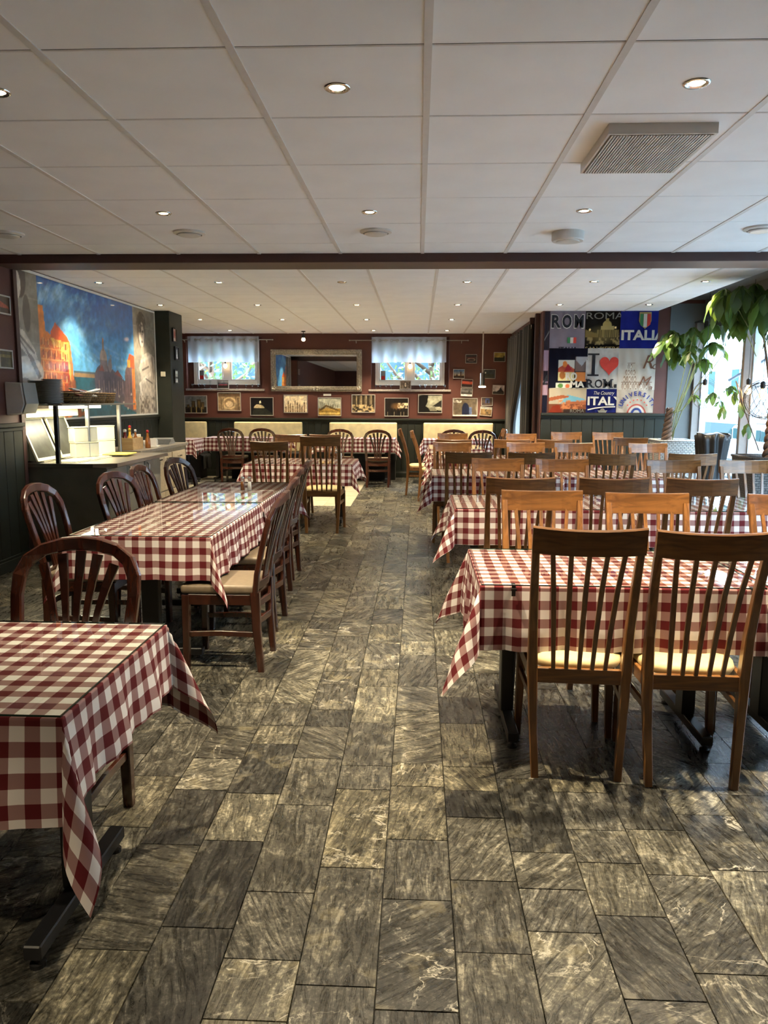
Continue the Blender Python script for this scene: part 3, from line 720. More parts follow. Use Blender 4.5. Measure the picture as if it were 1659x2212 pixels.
def make_arch_chair():
    t = thing('arched_back_chair', '', 'chair'); X = .205
    for s_ in (-1, 1):
        MB().sweep([(s_*.185, -.22, 0), (s_*.19, -.20, .25), (s_*.193, -.195, .46)], [.036, .040, .042], [.036, .046, .052], (1, 0, 0)).build('leg', M['mahog'], t)
        MB().sweep([(s_*.195, .20, 0), (s_*.19, .195, .44)], [.034, .044], [.034, .044], (1, 0, 0)).build('leg', M['mahog'], t)
        MB().sweep([(s_*.193, .19, .215), (s_*.190, 0, .222), (s_*.190, -.20, .215)], .018, .030, (1, 0, 0)).build('stretcher', M['mahog'], t)
    # arched frame in one bend
    def yb(z): return -.195-.30*max(0, z-.46)**1.35
    pr = [(-.193, .44), (-.200, .56), (-.212, .70), (-.220, .80), (-.216, .87), (-.190, .925), (-.14, .96), (-.07, .978), (0, .984)]
    pr = pr+[(-x, z) for x, z in pr[-2::-1]]
    path = [(x, yb(z)-.025*(1-(x/.22)**2)*(1 if z > .8 else 0), z) for x, z in pr]
    side = [(0, 1, 0)]*len(path)
    MB().sweep(path, .030, [.042]*4+[.048]*3+[.052]*3+[.048]*3+[.042]*4, side, ch=.35).build('back_frame', M['mahog'], t)
    for i in range(5):
        a = (i-2)/2; zt = .955-.045*a*a
        pts = []
        for k in range(6):
            f = k/5; z = .49+(zt-.49)*f; x = a*(.050+.085*f**1.8); pts.append((x, yb(z)-.012-.012*f*(1-abs(a)), z))
        MB().sweep(pts, [.020, .020, .021, .025, .031, .038], .012, (1, 0, 0)).build('slat', M['mahog'], t)
    MB().sweep([(-.175, -.20, .49), (0, -.222, .49), (.175, -.20, .49)], .022, .045, (0, 1, 0)).build('lower_rail', M['mahog_x'], t)
    for z in (.39, .29): MB().sweep([(-.175, -.205, z), (0, -.235, z), (.175, -.205, z)], .016, .038, (0, 1, 0)).build('back_stretcher', M['mahog_x'], t)
    fr = MB().sweep([(-.18, .195, .415), (.18, .195, .415)], .022, .06, (0, 1, 0)).sweep([(-.18, -.19, .415), (.18, -.19, .415)], .022, .06, (0, 1, 0))
    for s_ in (-1, 1): fr.sweep([(s_*.192, .18, .415), (s_*.19, -.18, .415)], .022, .06, (1, 0, 0))
    fr.build('seat_frame', M['mahog_x'], t)
    MB().box(-.205, .205, -.195, .225, .447, .498).build('seat', M['brown_seat'], t, bev=.018, smooth=True)
    return t
slat = Maker(make_slat_chair()); arch = Maker(make_arch_chair())
# right-hand rows: (x centre, y of top rail), facing: +1 its back towards the camera
T1 = 'the nearest right-hand table'; T2 = 'the second right-hand table'; T3 = 'the third right-hand table'; T4 = 'the fourth right-hand table'
rows = [
 ('slat-back chairs on the near side of the nearest right-hand table', 1, [(.665, 2.90, 'brown slat-back chair with lit cream seat, left one in the right foreground'), (1.105, 2.85, 'brown slat-back chair with lit cream seat, right one in the right foreground')], -1),
 ('slat-back chairs on the far side of the nearest right-hand table', -1, [(.655, 4.12, 'honey chair facing us across %s, leftmost' % T1), (1.18, 4.05, 'honey chair facing us across %s, middle' % T1), (1.90, 4.04, 'honey chair facing us across %s, cut by the right frame edge' % T1)], 0),
 ('slat-back chairs on the near side of the second right-hand table', 1, [(.635, 4.80, 'brown slat-back chair before %s, leftmost' % T2), (1.21, 4.82, 'brown slat-back chair before %s, middle of three' % T2), (1.78, 4.83, 'brown slat-back chair before %s, rightmost, slightly turned' % T2)], 0),
 ('slat-back chairs on the far side of the second right-hand table', -1, [(.65, 6.38, 'brown chair facing us across %s, first from the aisle' % T2), (1.165, 6.36, 'brown chair facing us across %s, second from the aisle' % T2), (2.05, 6.35, 'brown chair facing us across %s, third from the aisle' % T2), (2.63, 6.37, 'brown wooden chair facing the camera before the dark wicker planter')], 0),
 ('slat-back chairs on the near side of the third right-hand table', 1, [(.46, 7.10, 'dark-backed slat chair before %s, first from the aisle' % T3), (1.03, 7.10, 'dark-backed slat chair before %s, second from the aisle' % T3), (1.74, 7.05, 'dark-backed slat chair before %s, third from the aisle' % T3), (2.47, 7.10, 'dark-backed slat chair before %s, in front of the black planter' % T3)], 0),
 ('slat-back chairs on the far side of the third right-hand table', -1, [(.38, 8.76, 'light chair facing us across %s, first from the aisle' % T3), (1.20, 8.78, 'light chair facing us across %s, second from the aisle' % T3), (1.73, 8.78, 'light chair facing us across %s, third from the aisle' % T3), (2.55, 8.80, 'light honey chair facing the camera just left of the white wicker planter')], 0),
 ('slat-back chairs on the near side of the fourth right-hand table', 1, [(.43, 9.35, 'dark-backed slat chair before %s, nearest the aisle' % T4), (1.65, 9.50, 'dark-backed slat chair before %s, second from the aisle' % T4), (1.13, 9.45, 'dark-backed slat chair before %s, between the other two' % T4)], 0),
 ('slat-back chairs behind the fourth right-hand table', -1, [(.485, 11.06, 'light chair facing us across %s, beside the aisle' % T4), (1.45, 11.08, 'light honey chair facing the camera before the dark side curtains'), (2.10, 11.20, 'light honey chair facing the camera below the big heart print'), (2.68, 11.20, 'light honey chair facing the camera below the university print')], 0),
]
for grp, d, items, flag in rows:
    for (x, yt, lb) in items:
        yc = yt+.325 if d > 0 else yt-.325
        rz = 0 if d > 0 else PI
        if 'rightmost, slightly' in lb: rz += -.10
        if 'left one' in lb: rz += -.05
        if 'right one' in lb: rz += -.03
        slat((x, yc, 0), rz, lb, grp, 1.02 if 'below the' in lb else 1)
slat((2.60, 9.78, 0), PI-.35, 'honey chair turned slightly at the end of the fourth right-hand table', 'slat-back chairs around the fourth right-hand table')
slat((.03, 12.56, 0), -PI/2, 'honey chair in profile beside the aisle, nearer the back wall', 'chairs in profile at the far end of the aisle')
slat((.23, 11.84, 0), -PI/2, 'honey chair in profile beside the aisle, nearer the camera', 'chairs in profile at the far end of the aisle')
slat((1.03, 12.3, 0), PI/2+.05, 'honey chair in profile right of the far table, nearer the camera', 'chairs in profile right of the far table')
slat((1.08, 12.78, 0), PI/2, 'honey chair in profile right of the far table, nearer the back wall', 'chairs in profile right of the far table')
slat((-1.69, 9.01, 0), .06, 'honey slat-back chair before the small centre table, left one', 'slat-back chairs around the small centre table')
slat((-1.09, 8.98, 0), 0, 'honey slat-back chair before the small centre table, right one beside the aisle', 'slat-back chairs around the small centre table', 1.06)
slat((-1.70, 10.08, 0), PI, 'honey slat-back chair across the small centre table, left one', 'slat-back chairs around the small centre table')
slat((-1.245, 10.12, 0), PI, 'honey slat-back chair across the small centre table, right one', 'slat-back chairs around the small centre table')
LT = 'the long left-hand table'
for (x, y, rz, lb, g) in [
 (-1.262, 2.49, PI, 'dark arched-back chair behind the glass-topped table in the left foreground', 'arched chairs behind the left foreground table'),
 (-1.75, 2.40, PI, 'dark arched-back chair cut by the left frame edge, foreground', 'arched chairs behind the left foreground table'),
 (-2.00, 4.62, -PI/2, 'dark arched chair, wall side of %s, nearest the camera' % LT, 'arched chairs on the wall side of the long left table'),
 (-1.85, 5.36, -PI/2-.22, 'dark arched chair, wall side of %s, second from the camera' % LT, 'arched chairs on the wall side of the long left table'),
 (-1.87, 6.02, -PI/2, 'dark arched chair, wall side of %s, third from the camera' % LT, 'arched chairs on the wall side of the long left table'),
 (-1.82, 6.70, -PI/2-.22, 'dark arched chair, wall side of %s, farthest from the camera' % LT, 'arched chairs on the wall side of the long left table'),
 (-1.09, 4.37, PI/2, 'dark arched chair in profile, aisle side of %s, nearest' % LT, 'arched chairs on the aisle side of the long left table'),
 (-1.15, 5.14, PI/2, 'dark arched chair in profile, aisle side of %s, second' % LT, 'arched chairs on the aisle side of the long left table'),
 (-1.23, 5.87, PI/2, 'dark arched chair in profile, aisle side of %s, third' % LT, 'arched chairs on the aisle side of the long left table'),
 (-1.27, 6.60, PI/2, 'dark arched chair in profile, aisle side of %s, farthest' % LT, 'arched chairs on the aisle side of the long left table'),
 (-3.33, 14.02, 0, 'dark arched-back chair before the left bench table, left one', 'arched chairs at the bench tables'),
 (-2.76, 14.02, 0, 'dark arched-back chair before the left bench table, right one', 'arched chairs at the bench tables'),
 (-1.36, 13.86, 0, 'dark arched-back chair before the middle bench table, left one', 'arched chairs at the bench tables'),
 (-.695, 13.67, 0, 'dark arched-back chair before the middle bench table, right one', 'arched chairs at the bench tables'),
 (.62, 13.95, 0, 'dark arched-back chair before the right bench table, left one', 'arched chairs at the bench tables'),
 (1.10, 13.72, 0, 'dark arched-back chair before the right bench table, right one', 'arched chairs at the bench tables')]:
    arch((x, y, 0), rz, lb, g)

# ------------------------------------------------------------------ tables, cloths, glass
def cloth_mesh(L, W, hx0, hx1, hy0, hy1, seed, step=.035, ear=.42, stretch=.14):
    rng = random.Random(seed); P = [rng.uniform(0, 6) for _ in range(8)]
    def coords(half, h0, h1):
        a = [-half-h0*k/max(3, round(h0/step)) for k in range(max(3, round(h0/step)), 0, -1)]
        a += [-half-.007, -half, -half+.01]
        n = max(4, round(2*half/(step*2.2))); a += [-half+.01+(2*half-.02)*k/n for k in range(1, n)]
        a += [half-.01, half, half+.007]; m = max(3, round(h1/step)); a += [half+h1*k/m for k in range(1, m+1)]
        return a
    us, vs_ = coords(L/2, hx0, hx1), coords(W/2, hy0, hy1)
    V, U, F = [], [], []
    o0 = .045
    for v in vs_:
        for u in us:
            du = max(0, abs(u)-L/2); dv = max(0, abs(v)-W/2); su, sv = (1 if u > 0 else -1), (1 if v > 0 else -1)
            x, y, z = max(-L/2, min(L/2, u)), max(-W/2, min(W/2, v)), 0.
            if du > 0 and dv > 0:
                r = math.hypot(du, dv); th = math.atan2(dv, du); q = P[(su > 0)*2+(sv > 0)]
                b = math.sin(2*th)**1.15; o = o0+(ear+.06*math.sin(q))*b
                wob = .16*math.sin(2*th)*math.sin(q*3+th*2.2)+.05*math.sin(q+r*22)*b
                x += su*math.cos(th+wob)*r*o; y += sv*math.sin(th+wob)*r*o; z -= r*(1+stretch*b)*math.sqrt(max(.05, 1-o*o))
            elif du > 0 or dv > 0:
                d = du+dv; s_ = (v if du > 0 else u); k = min(1, d/.2)
                rip = .012*k*math.sin(s_*23+P[4+(su > 0)+(2 if dv > 0 else 0)]) + .007*k*math.sin(s_*51+P[5])
                off = d*o0+rip+.012*k
                if du > 0: x += su*off
                else: y += sv*off
                z -= d*.995
            V.append((x, y, z)); U.append((u+L/2+.019, v+W/2+.019))
    n = len(us)
    for j in range(len(vs_)-1):
        for i in range(n-1): q = j*n+i; F.append((q, q+1, q+n+1, q+n))
    mb = MB(); mb.v = V; mb.f = F; mb.uv = U; return mb
def table(cx, cy, L, W, z, where, drops=(.26, .26, .25, .25), seed=1, base='x', glass=True, step=.035, ear=.42, stretch=.14):
    """L along x, W along y; drops = -x, +x, -y, +y; base feet run along y ('x': one trestle at each x end) or along x"""
    t = thing('restaurant_table', 'black-footed table %s' % where, 'table', (cx, cy, 0), 0, 'tables under checked cloths')
    MB().box(-L/2+.006, L/2-.006, -W/2+.006, W/2-.006, z-.036, z-.004).build('table_top', M['black'], t, bev=.003)
    ends = [(-L/2+.16, 0), (L/2-.16, 0)] if base == 'x' else [(0, -W/2+.16), (0, W/2-.16)]
    for (ex, ey) in ends:
        p = MB()
        if base == 'x': p.box(ex-.03, ex+.03, -.05, .05, .075, z-.06).box(ex-.035, ex+.035, -.25, .25, z-.06, z-.036)
        else: p.box(-.05, .05, ey-.03, ey+.03, .075, z-.06).box(-.25, .25, ey-.035, ey+.035, z-.06, z-.036)
        p.build('leg', M['black'], t, bev=.004)
        f = MB(); h = min(.30, (W if base == 'x' else L)/2-.05)
        if base == 'x': f.box(ex-.025, ex+.025, -h, h, .035, .078)
        else: f.box(-h, h, ey-.025, ey+.025, .035, .078)
        fo = f.build('foot_bar', M['black'], t, bev=.004)
        for s_ in (-1, 1): MB().lathe([(.022, 0), (.022, .012), (.010, .016), (.010, .04)], 12, (ex if base == 'x' else s_*(h-.03), s_*(h-.03) if base == 'x' else ey, 0)).build('levelling_foot', M['black'], fo, smooth=False)
    c = cloth_mesh(L+.012, W+.012, *drops, seed, step, ear, stretch).build('tablecloth', M['gingham'], None, smooth=True, loc=(cx, cy, z))
    tag(c, 'gingham cloth on the table %s' % where, 'tablecloth', 'red and white gingham cloths')
    if glass:
        g = thing('glass_sheet', 'glass sheet on the table %s' % where, 'glass sheet', (cx, cy, z+.002), 0, 'glass sheets on the tablecloths')
        MB().box(-L/2, L/2, -W/2, W/2, 0, .005).build('glass_plate', M['glass'], g)
        e = .0012
        MB().box(-L/2-e, L/2+e, -W/2-e, -W/2, .0, .005).box(-L/2-e, L/2+e, W/2, W/2+e, 0, .005).box(-L/2-e, -L/2, -W/2, W/2, 0, .005).box(L/2, L/2+e, -W/2, W/2, 0, .005).build('polished_edge', M['glassedge'], g)
        return g
# left foreground and long left table
table(-1.455, 2.14, 1.20, .78, .76, 'in the left foreground', (.25, .22, .27, .30), 11, 'x', True, .022, .45, .40)
table(-1.545, 4.90, .79, 1.40, .76, 'near half of the long left-hand table', (.24, .25, .24, .20), 5, 'y', True, .028, .44, .2)
table(-1.545, 6.325, .79, 1.40, .763, 'far half of the long left-hand table', (.24, .27, .05, .26), 6, 'y', True)
# right rows
table(.85, 3.56, 1.16, .79, .76, 'first on the right, in the foreground', (.33, .26, .27, .30), 2, 'x', True, .022, .48, .16)
table(2.06, 3.56, 1.2, .79, .758, 'cut by the right frame edge in the foreground', (.05, .26, .28, .30), 21, 'x', True, .03)
table(.89, 5.85, 1.24, .82, .76, 'second on the right beside the aisle', (.28, .26, .25, .28), 3, 'x', True, .03)
table(2.18, 5.85, 1.22, .82, .758, 'second row, at the window end', (.05, .26, .25, .28), 31, 'x', True)
table(.78, 8.20, 1.26, .82, .76, 'third on the right beside the aisle', (.28, .26, .25, .26), 4, 'x', True)
table(2.08, 8.20, 1.22, .82, .758, 'third row, at the window end', (.05, .26, .25, .26), 41, 'x', True)
table(.72, 10.50, 1.06, .78, .76, 'fourth on the right beside the aisle', (.26, .26, .25, .26), 51, 'x', True)
table(1.80, 10.50, 1.06, .78, .758, 'fourth row, before the printed cloths', (.05, .26, .25, .26), 52, 'x', True)
table(.60, 12.62, .84, 1.15, .76, 'at the far right end of the aisle', (.26, .26, .24, .24), 53, 'y', True)
table(.70, 14.40, 1.20, .66, .80, 'before the rightmost bench', (.24, .24, .24, .20), 54, 'x', False)
table(-1.41, 9.55, 1.27, .95, .76, 'small centre one left of the aisle', (.26, .22, .25, .25), 61, 'x', True, .03)
table(-3.17, 14.45, 1.48, .62, .81, 'before the second bench from the left', (.24, .20, .24, .20), 62, 'x', False)
table(-1.13, 14.40, 1.42, .66, .81, 'before the third bench from the left', (.20, .24, .24, .20), 63, 'x', False)
table(-4.25, 13.9, .60, .75, .80, 'behind the pillar at the leftmost bench', (.20, .20, .26, .20), 64, 'y', False)
# clips that hold the foreground glass
for (x, lb) in ((.40, 'black clip on the glass edge near the left front corner of the right foreground table'), (1.37, 'black clip on the glass edge behind the right foreground chair')):
    c = thing('tablecloth_clip', lb, 'clip', (x, 3.16, .767), 0, 'clips on the foreground glass')
    MB().box(-.008, .008, -.012, .02, 0, .004).box(-.008, .008, -.014, -.011, -.045, .004).build('clip_body', M['black'], c, bev=.001)
    MB().box(-.011, .011, -.022, -.014, -.02, -.012).build('clip_tongue', M['black'], c)

t = thing('turned_stool', 'dark turned wooden foot poking in at the right frame edge', 'stool', (1.14, 2.19, 0))
MB().lathe([(.028, 0), (.045, .02), (.05, .06), (.038, .11), (.026, .16), (.045, .20), (.048, .24), (.03, .27), (.03, .38)], 20).build('leg', M['mahog'], t, smooth=True)
MB().lathe([(.10, .38), (.17, .385), (.17, .42), (.16, .43), (.01, .435)], 24, (.12, 0, 0)).build('seat', M['mahog'], t, smooth=False)
MB().lathe([(.02, 0), (.026, .38)], 14, (.24, .06, 0)).lathe([(.02, 0), (.026, .38)], 14, (.20, -.09, 0)).build('rear_legs', M['mahog'], t, smooth=True)
# shakers and small table things
def shaker_pair(x, y, z, where, h=.115, dark=True):
    for i, (dx, nm, mt) in enumerate(((-.028, 'pepper', 'oilbrown'), (.028, 'salt', 'whiteporc'))):
        t = thing('%s_shaker' % nm, 'glass %s shaker with metal cap, %s' % (nm, where), 'shaker', (x+dx, y+.01*i, z), 0, 'salt and pepper shakers')
        MB().lathe([(.019, 0), (.021, .004), (.017, h*.45), (.015, h*.8)], 14).build('body', M['clear'], t, smooth=True)
        MB().lathe([(.017, .003), (.015, h*.45), (.013, h*.62)], 12).build('contents', M[mt], t, smooth=True)
        MB().lathe([(.0165, h*.8), (.0165, h*.93), (.009, h)], 14).build('cap', M['chrome'], t, smooth=True)
shaker_pair(-1.42, 6.35, .771, 'on the long left-hand table')
shaker_pair(1.62, 5.95, .768, 'on the second right-hand table')
shaker_pair(1.55, 10.6, .768, 'on the fourth right-hand table', .13)
shaker_pair(-1.0, 9.75, .768, 'on the small centre table', .13)
t = thing('glass_candle_holder', 'cut crystal candle holder behind the right foreground chair', 'candle holder', (1.43, 3.62, .767))
MB().lathe([(.035, 0), (.045, .01), (.05, .05), (.055, .075), (.048, .075), (.044, .05), (.038, .012), (.002, .012)], 12).build('crystal_cup', M['clear'], t)
MB().lathe([(.018, .013), (.018, .035), (.003, .037)], 12).build('tea_light', M['whiteporc'], t)

# ------------------------------------------------------------------ benches along the back wall
for (x0, x1, lb) in ((-4.85, -4.13, 'leftmost cream-backed bench, beside the pillar'), (-3.58, -2.25, 'cream-backed bench below the wall mirror'), (-1.72, -.41, 'cream-backed bench below the church photograph, right of the mirror'), (.10, 1.44, 'rightmost cream-backed bench below the photo cluster')):
    t = thing('dining_bench', lb, 'bench', ((x0+x1)/2, 15.2, 0), 0, 'upholstered benches along the back wall'); X = (x1-x0)/2
    MB().box(-X, X, -.14, -.035, .50, 1.075).build('backrest', M['cream_bench'], t, bev=.025, smooth=False)
    MB().box(-X, X, -.52, -.05, .36, .50).build('seat', M['blackcloth'], t, bev=.02)
    MB().box(-X+.02, X-.02, -.48, -.06, 0, .36).build('base', M['blackcloth'], t)
t = thing('draped_coat', 'dark cloth hanging over the end of the leftmost bench', 'cloth', (-4.10, 14.85, 0))
mb = MB(); vs, fs = [], []
for j in range(9):
    for i in range(13):
        a = i/12; f = j/8; vs.append((.03+.02*math.sin(a*14)*f-(.12*(1-f) if f < .25 else 0), -.25+.5*a+.02*math.sin(f*9), .52-.33*f+.02*math.sin(a*7)*f))
for j in range(8):
    for i in range(12): q = j*13+i; fs.append((q, q+1, q+14, q+13))
mb.add(vs, fs); mb.build('fabric', M['blackcloth'], t, smooth=True)

# ------------------------------------------------------------------ painted pictures (numpy canvases)
rs = np.random.RandomState(5)
def noise(H, W, s, seed=0):
    r = np.random.RandomState(seed); out = np.zeros((H, W)); amp = 1; tot = 0
    while s >= 1:
        g = r.rand(int(H/s)+3, int(W/s)+3); y = np.arange(H)/s; x = np.arange(W)/s
        y0, x0 = y.astype(int), x.astype(int); fy, fx = (y-y0)[:, None], (x-x0)[None]
        fy, fx = fy*fy*(3-2*fy), fx*fx*(3-2*fx)
        v = g[y0][:, x0]*(1-fy)*(1-fx)+g[y0+1][:, x0]*fy*(1-fx)+g[y0][:, x0+1]*(1-fy)*fx+g[y0+1][:, x0+1]*fy*fx
        out += v*amp; tot += amp; amp *= .55; s /= 2
    return out/tot
class Cv:
    def __init__(s, W, H, c=(0, 0, 0)): s.W, s.H = W, H; s.a = np.zeros((H, W, 3))+np.array(c)/255.; s.X, s.Y = np.meshgrid((np.arange(W)+.5)/W, 1-(np.arange(H)+.5)/H)
    def put(s, m, c, al=1.):
        m = np.clip(m*al, 0, 1)[..., None]; c = np.array(c)/255. if not isinstance(c, np.ndarray) else c; s.a = s.a*(1-m)+c*m
    def rect(s, x0, x1, y0, y1, c, al=1.): s.put(((s.X >= x0) & (s.X < x1) & (s.Y >= y0) & (s.Y < y1))*1., c, al)
    def ell(s, cx, cy, rx, ry, c, al=1., soft=.15): d = ((s.X-cx)/rx)**2+((s.Y-cy)/ry)**2; s.put(np.clip((1-d)/soft, 0, 1), c, al)
    def poly(s, pts, c, al=1.):
        m = np.zeros_like(s.X, bool); n = len(pts)
        for i in range(n):
            (x1, y1), (x2, y2) = pts[i], pts[(i+1) % n]
            if y1 == y2: continue
            cond = ((y1 > s.Y) != (y2 > s.Y)) & (s.X < (x2-x1)*(s.Y-y1)/(y2-y1)+x1); m ^= cond
        s.put(m*1., c, al)
    def line(s, x0, y0, x1, y1, w, c, al=1.):
        asp = s.W/s.H; px, py = s.X*asp, s.Y; ax, ay, bx_, by = x0*asp, y0, x1*asp, y1
        L = (bx_-ax)**2+(by-ay)**2+1e-9; t = np.clip(((px-ax)*(bx_-ax)+(py-ay)*(by-ay))/L, 0, 1)
        d = np.hypot(px-ax-t*(bx_-ax), py-ay-t*(by-ay)); s.put(np.clip((w-d)/(w*.5), 0, 1), c, al)
def mural():
    c = Cv(330, 130); X, Y = c.X, c.Y
    n1 = noise(130, 330, 60, 1); n2 = noise(130, 330, 20, 2)
    sky = np.zeros((130, 330, 3)); t = np.clip((Y-.3)/.7, 0, 1)[..., None]
    sky = np.array([105, 185, 235])/255*(1-t)+np.array([18, 82, 155])/255*t
    c.a = sky*1.0
    # streaky cirrus radiating from the lower left
    ang = np.arctan2(Y-.30, (X-.10)*2.2); rad = np.hypot(Y-.42, (X-.30)*2.6)
    B1 = noise(400, 400, 12, 77); ai = np.clip(((ang+.6)/2.4*399), 0, 399).astype(int); ri = np.clip(rad*95, 0, 399).astype(int)
    st = np.clip((B1[ai, ri]-.46)*4.0, 0, 1)*np.clip(rad*1.3, 0, 1)*np.clip(1.35-rad*.8, 0, 1)*(.5+n2)
    st *= np.clip(1.25-(X-.2)*2.2, .12, 1); st = st*np.clip((Y-.42)*3.2, .12, 1); c.put(st, (185, 225, 235), 1.1)
    c.ell(.33, .72, .12, .24, (200, 232, 235), .15, 1.0); c.ell(.30, .88, .10, .12, (200, 232, 235), .25, 1.0)
    for k in range(26):
        q = rs.rand(); x = .36+.42*q; y = .40+.16*rs.rand()-.10*q*0; L_ = .05+.08*rs.rand(); c.line(x-L_/2, y+.10*(1-q)*L_/.08, x+L_/2, y, .010, (205, 226, 234), .13)
    c.ell(.47, .66, .10, .05, (200, 228, 236), .2, 1.0); c.ell(.72, .42, .09, .03, (200, 226, 236), .4, 1.0); c.ell(.76, .62, .06, .05, (170, 205, 225), .35, 1.0)
    # water
    c.poly([(.36, .33), (.62, .30), (.85, .1), (.85, 0), (.25, 0), (.34, .18)], (30, 95, 110)); wn = noise(130, 330, 8, 4)
    c.put(((Y < .32)*1.)*np.clip((wn-.55)*4, 0, 1)*((X > .3)*1.), (20, 55, 70), .6)
    c.rect(.36, .50, .315, .345, (150, 120, 80)); c.rect(.36, .50, .345, .36, (70, 90, 100))
    g_ = lambda P: [(.185+(x-.145)*.80, y) for x, y in P]
    # left palaces
    c.poly(g_([(.145, 0), (.145, .80), (.175, .80), (.185, .62), (.20, .62), (.22, .60), (.30, .60), (.345, .58), (.36, .40), (.365, .22), (.40, .12), (.33, 0)]), (226, 130, 45))
    c.poly(g_([(.215, .62), (.25, .70), (.335, .60), (.335, .565), (.215, .585)]), (205, 85, 35))
    c.poly(g_([(.215, .585), (.335, .565), (.345, .25), (.30, .25)]), (240, 190, 90))
    c.poly(g_([(.20, .54), (.28, .52), (.31, .10), (.19, .10)]), (222, 120, 45))
    c.poly(g_([(.285, .44), (.325, .42), (.345, .15), (.30, .12)]), (190, 70, 30))
    for i in range(26):
        x = .190+.0055*i
        for y in (.12, .20, .28, .36, .44, .52): 
            yy = y+(.34-y)*.0+.012*math.sin(i); c.rect(x, x+.0032, yy, yy+.045, (120, 45, 15) if (i*7+int(y*50)) % 5 else (250, 215, 150), .75)
    for y in (.10, .18, .26, .34, .42, .50): c.rect(.186, .335, y, y+.008, (250, 190, 110), .6)
    nn = noise(130, 330, 6, 8); c.put(((X > .14) & (X < .40) & (Y < .2))*np.clip((nn-.5)*5, 0, 1), (110, 50, 20), .8)
    c.put(((X > .30) & (X < .42) & (Y < .30) & (Y < .42-(X-.30)*2))*np.clip((nn-.45)*4, 0, 1), (140, 70, 30), .9)
    # basilica
    c.poly([(.49, .10), (.49, .34), (.51, .40), (.54, .44), (.60, .42), (.64, .38), (.72, .30), (.80, .14), (.80, .06), (.60, .14)], (92, 78, 86))
    c.ell(.558, .47, .027, .10, (170, 150, 135)); c.rect(.532, .585, .38, .47, (135, 118, 115)); c.rect(.552, .565, .55, .62, (150, 125, 110)); c.ell(.558, .635, .005, .02, (190, 120, 60))
    c.ell(.603, .43, .015, .06, (150, 135, 130)); c.rect(.597, .601, .47, .56, (150, 135, 130)); c.rect(.610, .614, .44, .52, (150, 135, 130))
    for i in range(34): c.rect(.50+.0088*i, .503+.0088*i, .16+.10*(i % 3)/3, .24+.12*(i % 4)/4, (40, 32, 45) if i % 2 else (190, 160, 140), .8)
    c.poly([(.52, .38), (.545, .43), (.56, .38)], (150, 70, 50)); c.poly([(.63, .36), (.66, .40), (.70, .33)], (140, 70, 55))
    # right palaces
    c.poly([(.70, .08), (.72, .40), (.745, .46), (.80, .46), (.80, .02)], (120, 95, 95)); c.poly([(.735, .46), (.76, .56), (.80, .54), (.80, .42)], (215, 90, 40)); c.rect(.74, .765, .43, .50, (240, 170, 70))
    c.rect(.775, .80, .05, .42, (228, 130, 50)); 
    for i in range(7): c.rect(.715+.011*i, .719+.011*i, .16, .36, (60, 45, 55), .8)
    for i in range(14): x = .40+.033*i % .40; c.ell(x, .06+.18*((i*37) % 10)/10, .006, .012, (200, 190, 170), .8)
    # stone panels and statues at both ends
    for (a, b_, sd) in ((0, .185, 11), (.80, 1.0, 12)):
        g = noise(130, 330, 30, sd)[..., None]*.25+.42; m = ((X >= a) & (X < b_))*1.; c.put(m, g*np.array([1.0, .96, .86]))
        for y in (.82, .52, .22): c.rect(a, b_, y, y+.008, (175, 165, 145), .5)
    L = (205, 197, 185); D = (70, 58, 50)
    h_ = lambda P: [(x+.085, y) for x, y in P]
    # left statue: drapery and limbs
    c.ell(0.105, .95, .03, .14, D); c.ell(0.090, .90, .02, .1, L); c.ell(0.130, .72, .018, .13, D, .8)
    c.poly(h_([(0, .62), (.03, .60), (.075, .48), (.085, .42), (.05, .42), (0, .50)]), L); c.line(0.085, .58, 0.155, .46, .012, D, .7); c.line(0.085, .55, 0.135, .44, .008, D, .7)
    c.ell(0.125, .33, .075, .11, (215, 207, 195)); c.ell(0.145, .20, .07, .10, (200, 190, 178)); c.ell(0.105, .24, .03, .05, D, .6); c.poly(h_([(.03, .47), (.06, .44), (.10, .30), (.085, .28)]), (110, 95, 85))
    c.ell(0.160, .08, .08, .09, (185, 175, 160)); c.ell(0.115, .09, .04, .05, D, .5)
    # right statue: curly head, shoulder, arm, trunk
    c.ell(.873, .78, .036, .17, (85, 72, 62)); c.ell(.875, .755, .026, .125, L); c.ell(.866, .79, .006, .012, D); c.ell(.886, .79, .006, .012, D); c.rect(.873, .878, .73, .79, (150, 140, 128)); c.ell(.877, .69, .010, .012, D, .7); c.rect(.864, .890, .56, .65, (165, 155, 140))
    nn = noise(130, 330, 5, 30); c.put((((X-.873)/.042)**2+((Y-.86)/.11)**2 < 1)*np.clip((nn-.35)*4, 0, 1), (60, 50, 42), .9)
    c.poly([(.84, .44), (.87, .56), (.93, .60), (.985, .56), (.99, .30), (.98, 0), (.83, 0), (.83, .15), (.86, .30)], (188, 178, 165))
    c.line(.86, .50, .96, .57, .02, L); c.line(.965, .55, .975, .35, .02, (150, 138, 125)); c.line(.95, .40, .845, .28, .028, L); c.line(.845, .28, .86, .14, .024, (215, 207, 195)); c.line(.87, .42, .93, .46, .012, D, .7); c.line(.90, .34, .96, .30, .01, D, .7)
    c.put(((X > .84) & (X < .985) & (Y < .18))*np.clip((nn-.45)*4, 0, 1), (95, 82, 70), .8)
    c.a = c.a*(.80+.40*noise(130, 330, 5, 41)[..., None])
    return c.a
mr = thing('wall_mural', 'large glossy mural of a canal city with domed church and marble statues', 'mural', (XM, 9.19, 1.31))
paint_mesh('printed_panel', mural(), (.012, -2.13, 0), (0, 4.26, 0), (0, 0, 1.42), M['mural'], mr)
MB().box(0, .009, -2.13, 2.13, 0, 1.42).build('backing_board', M['white'], mr)
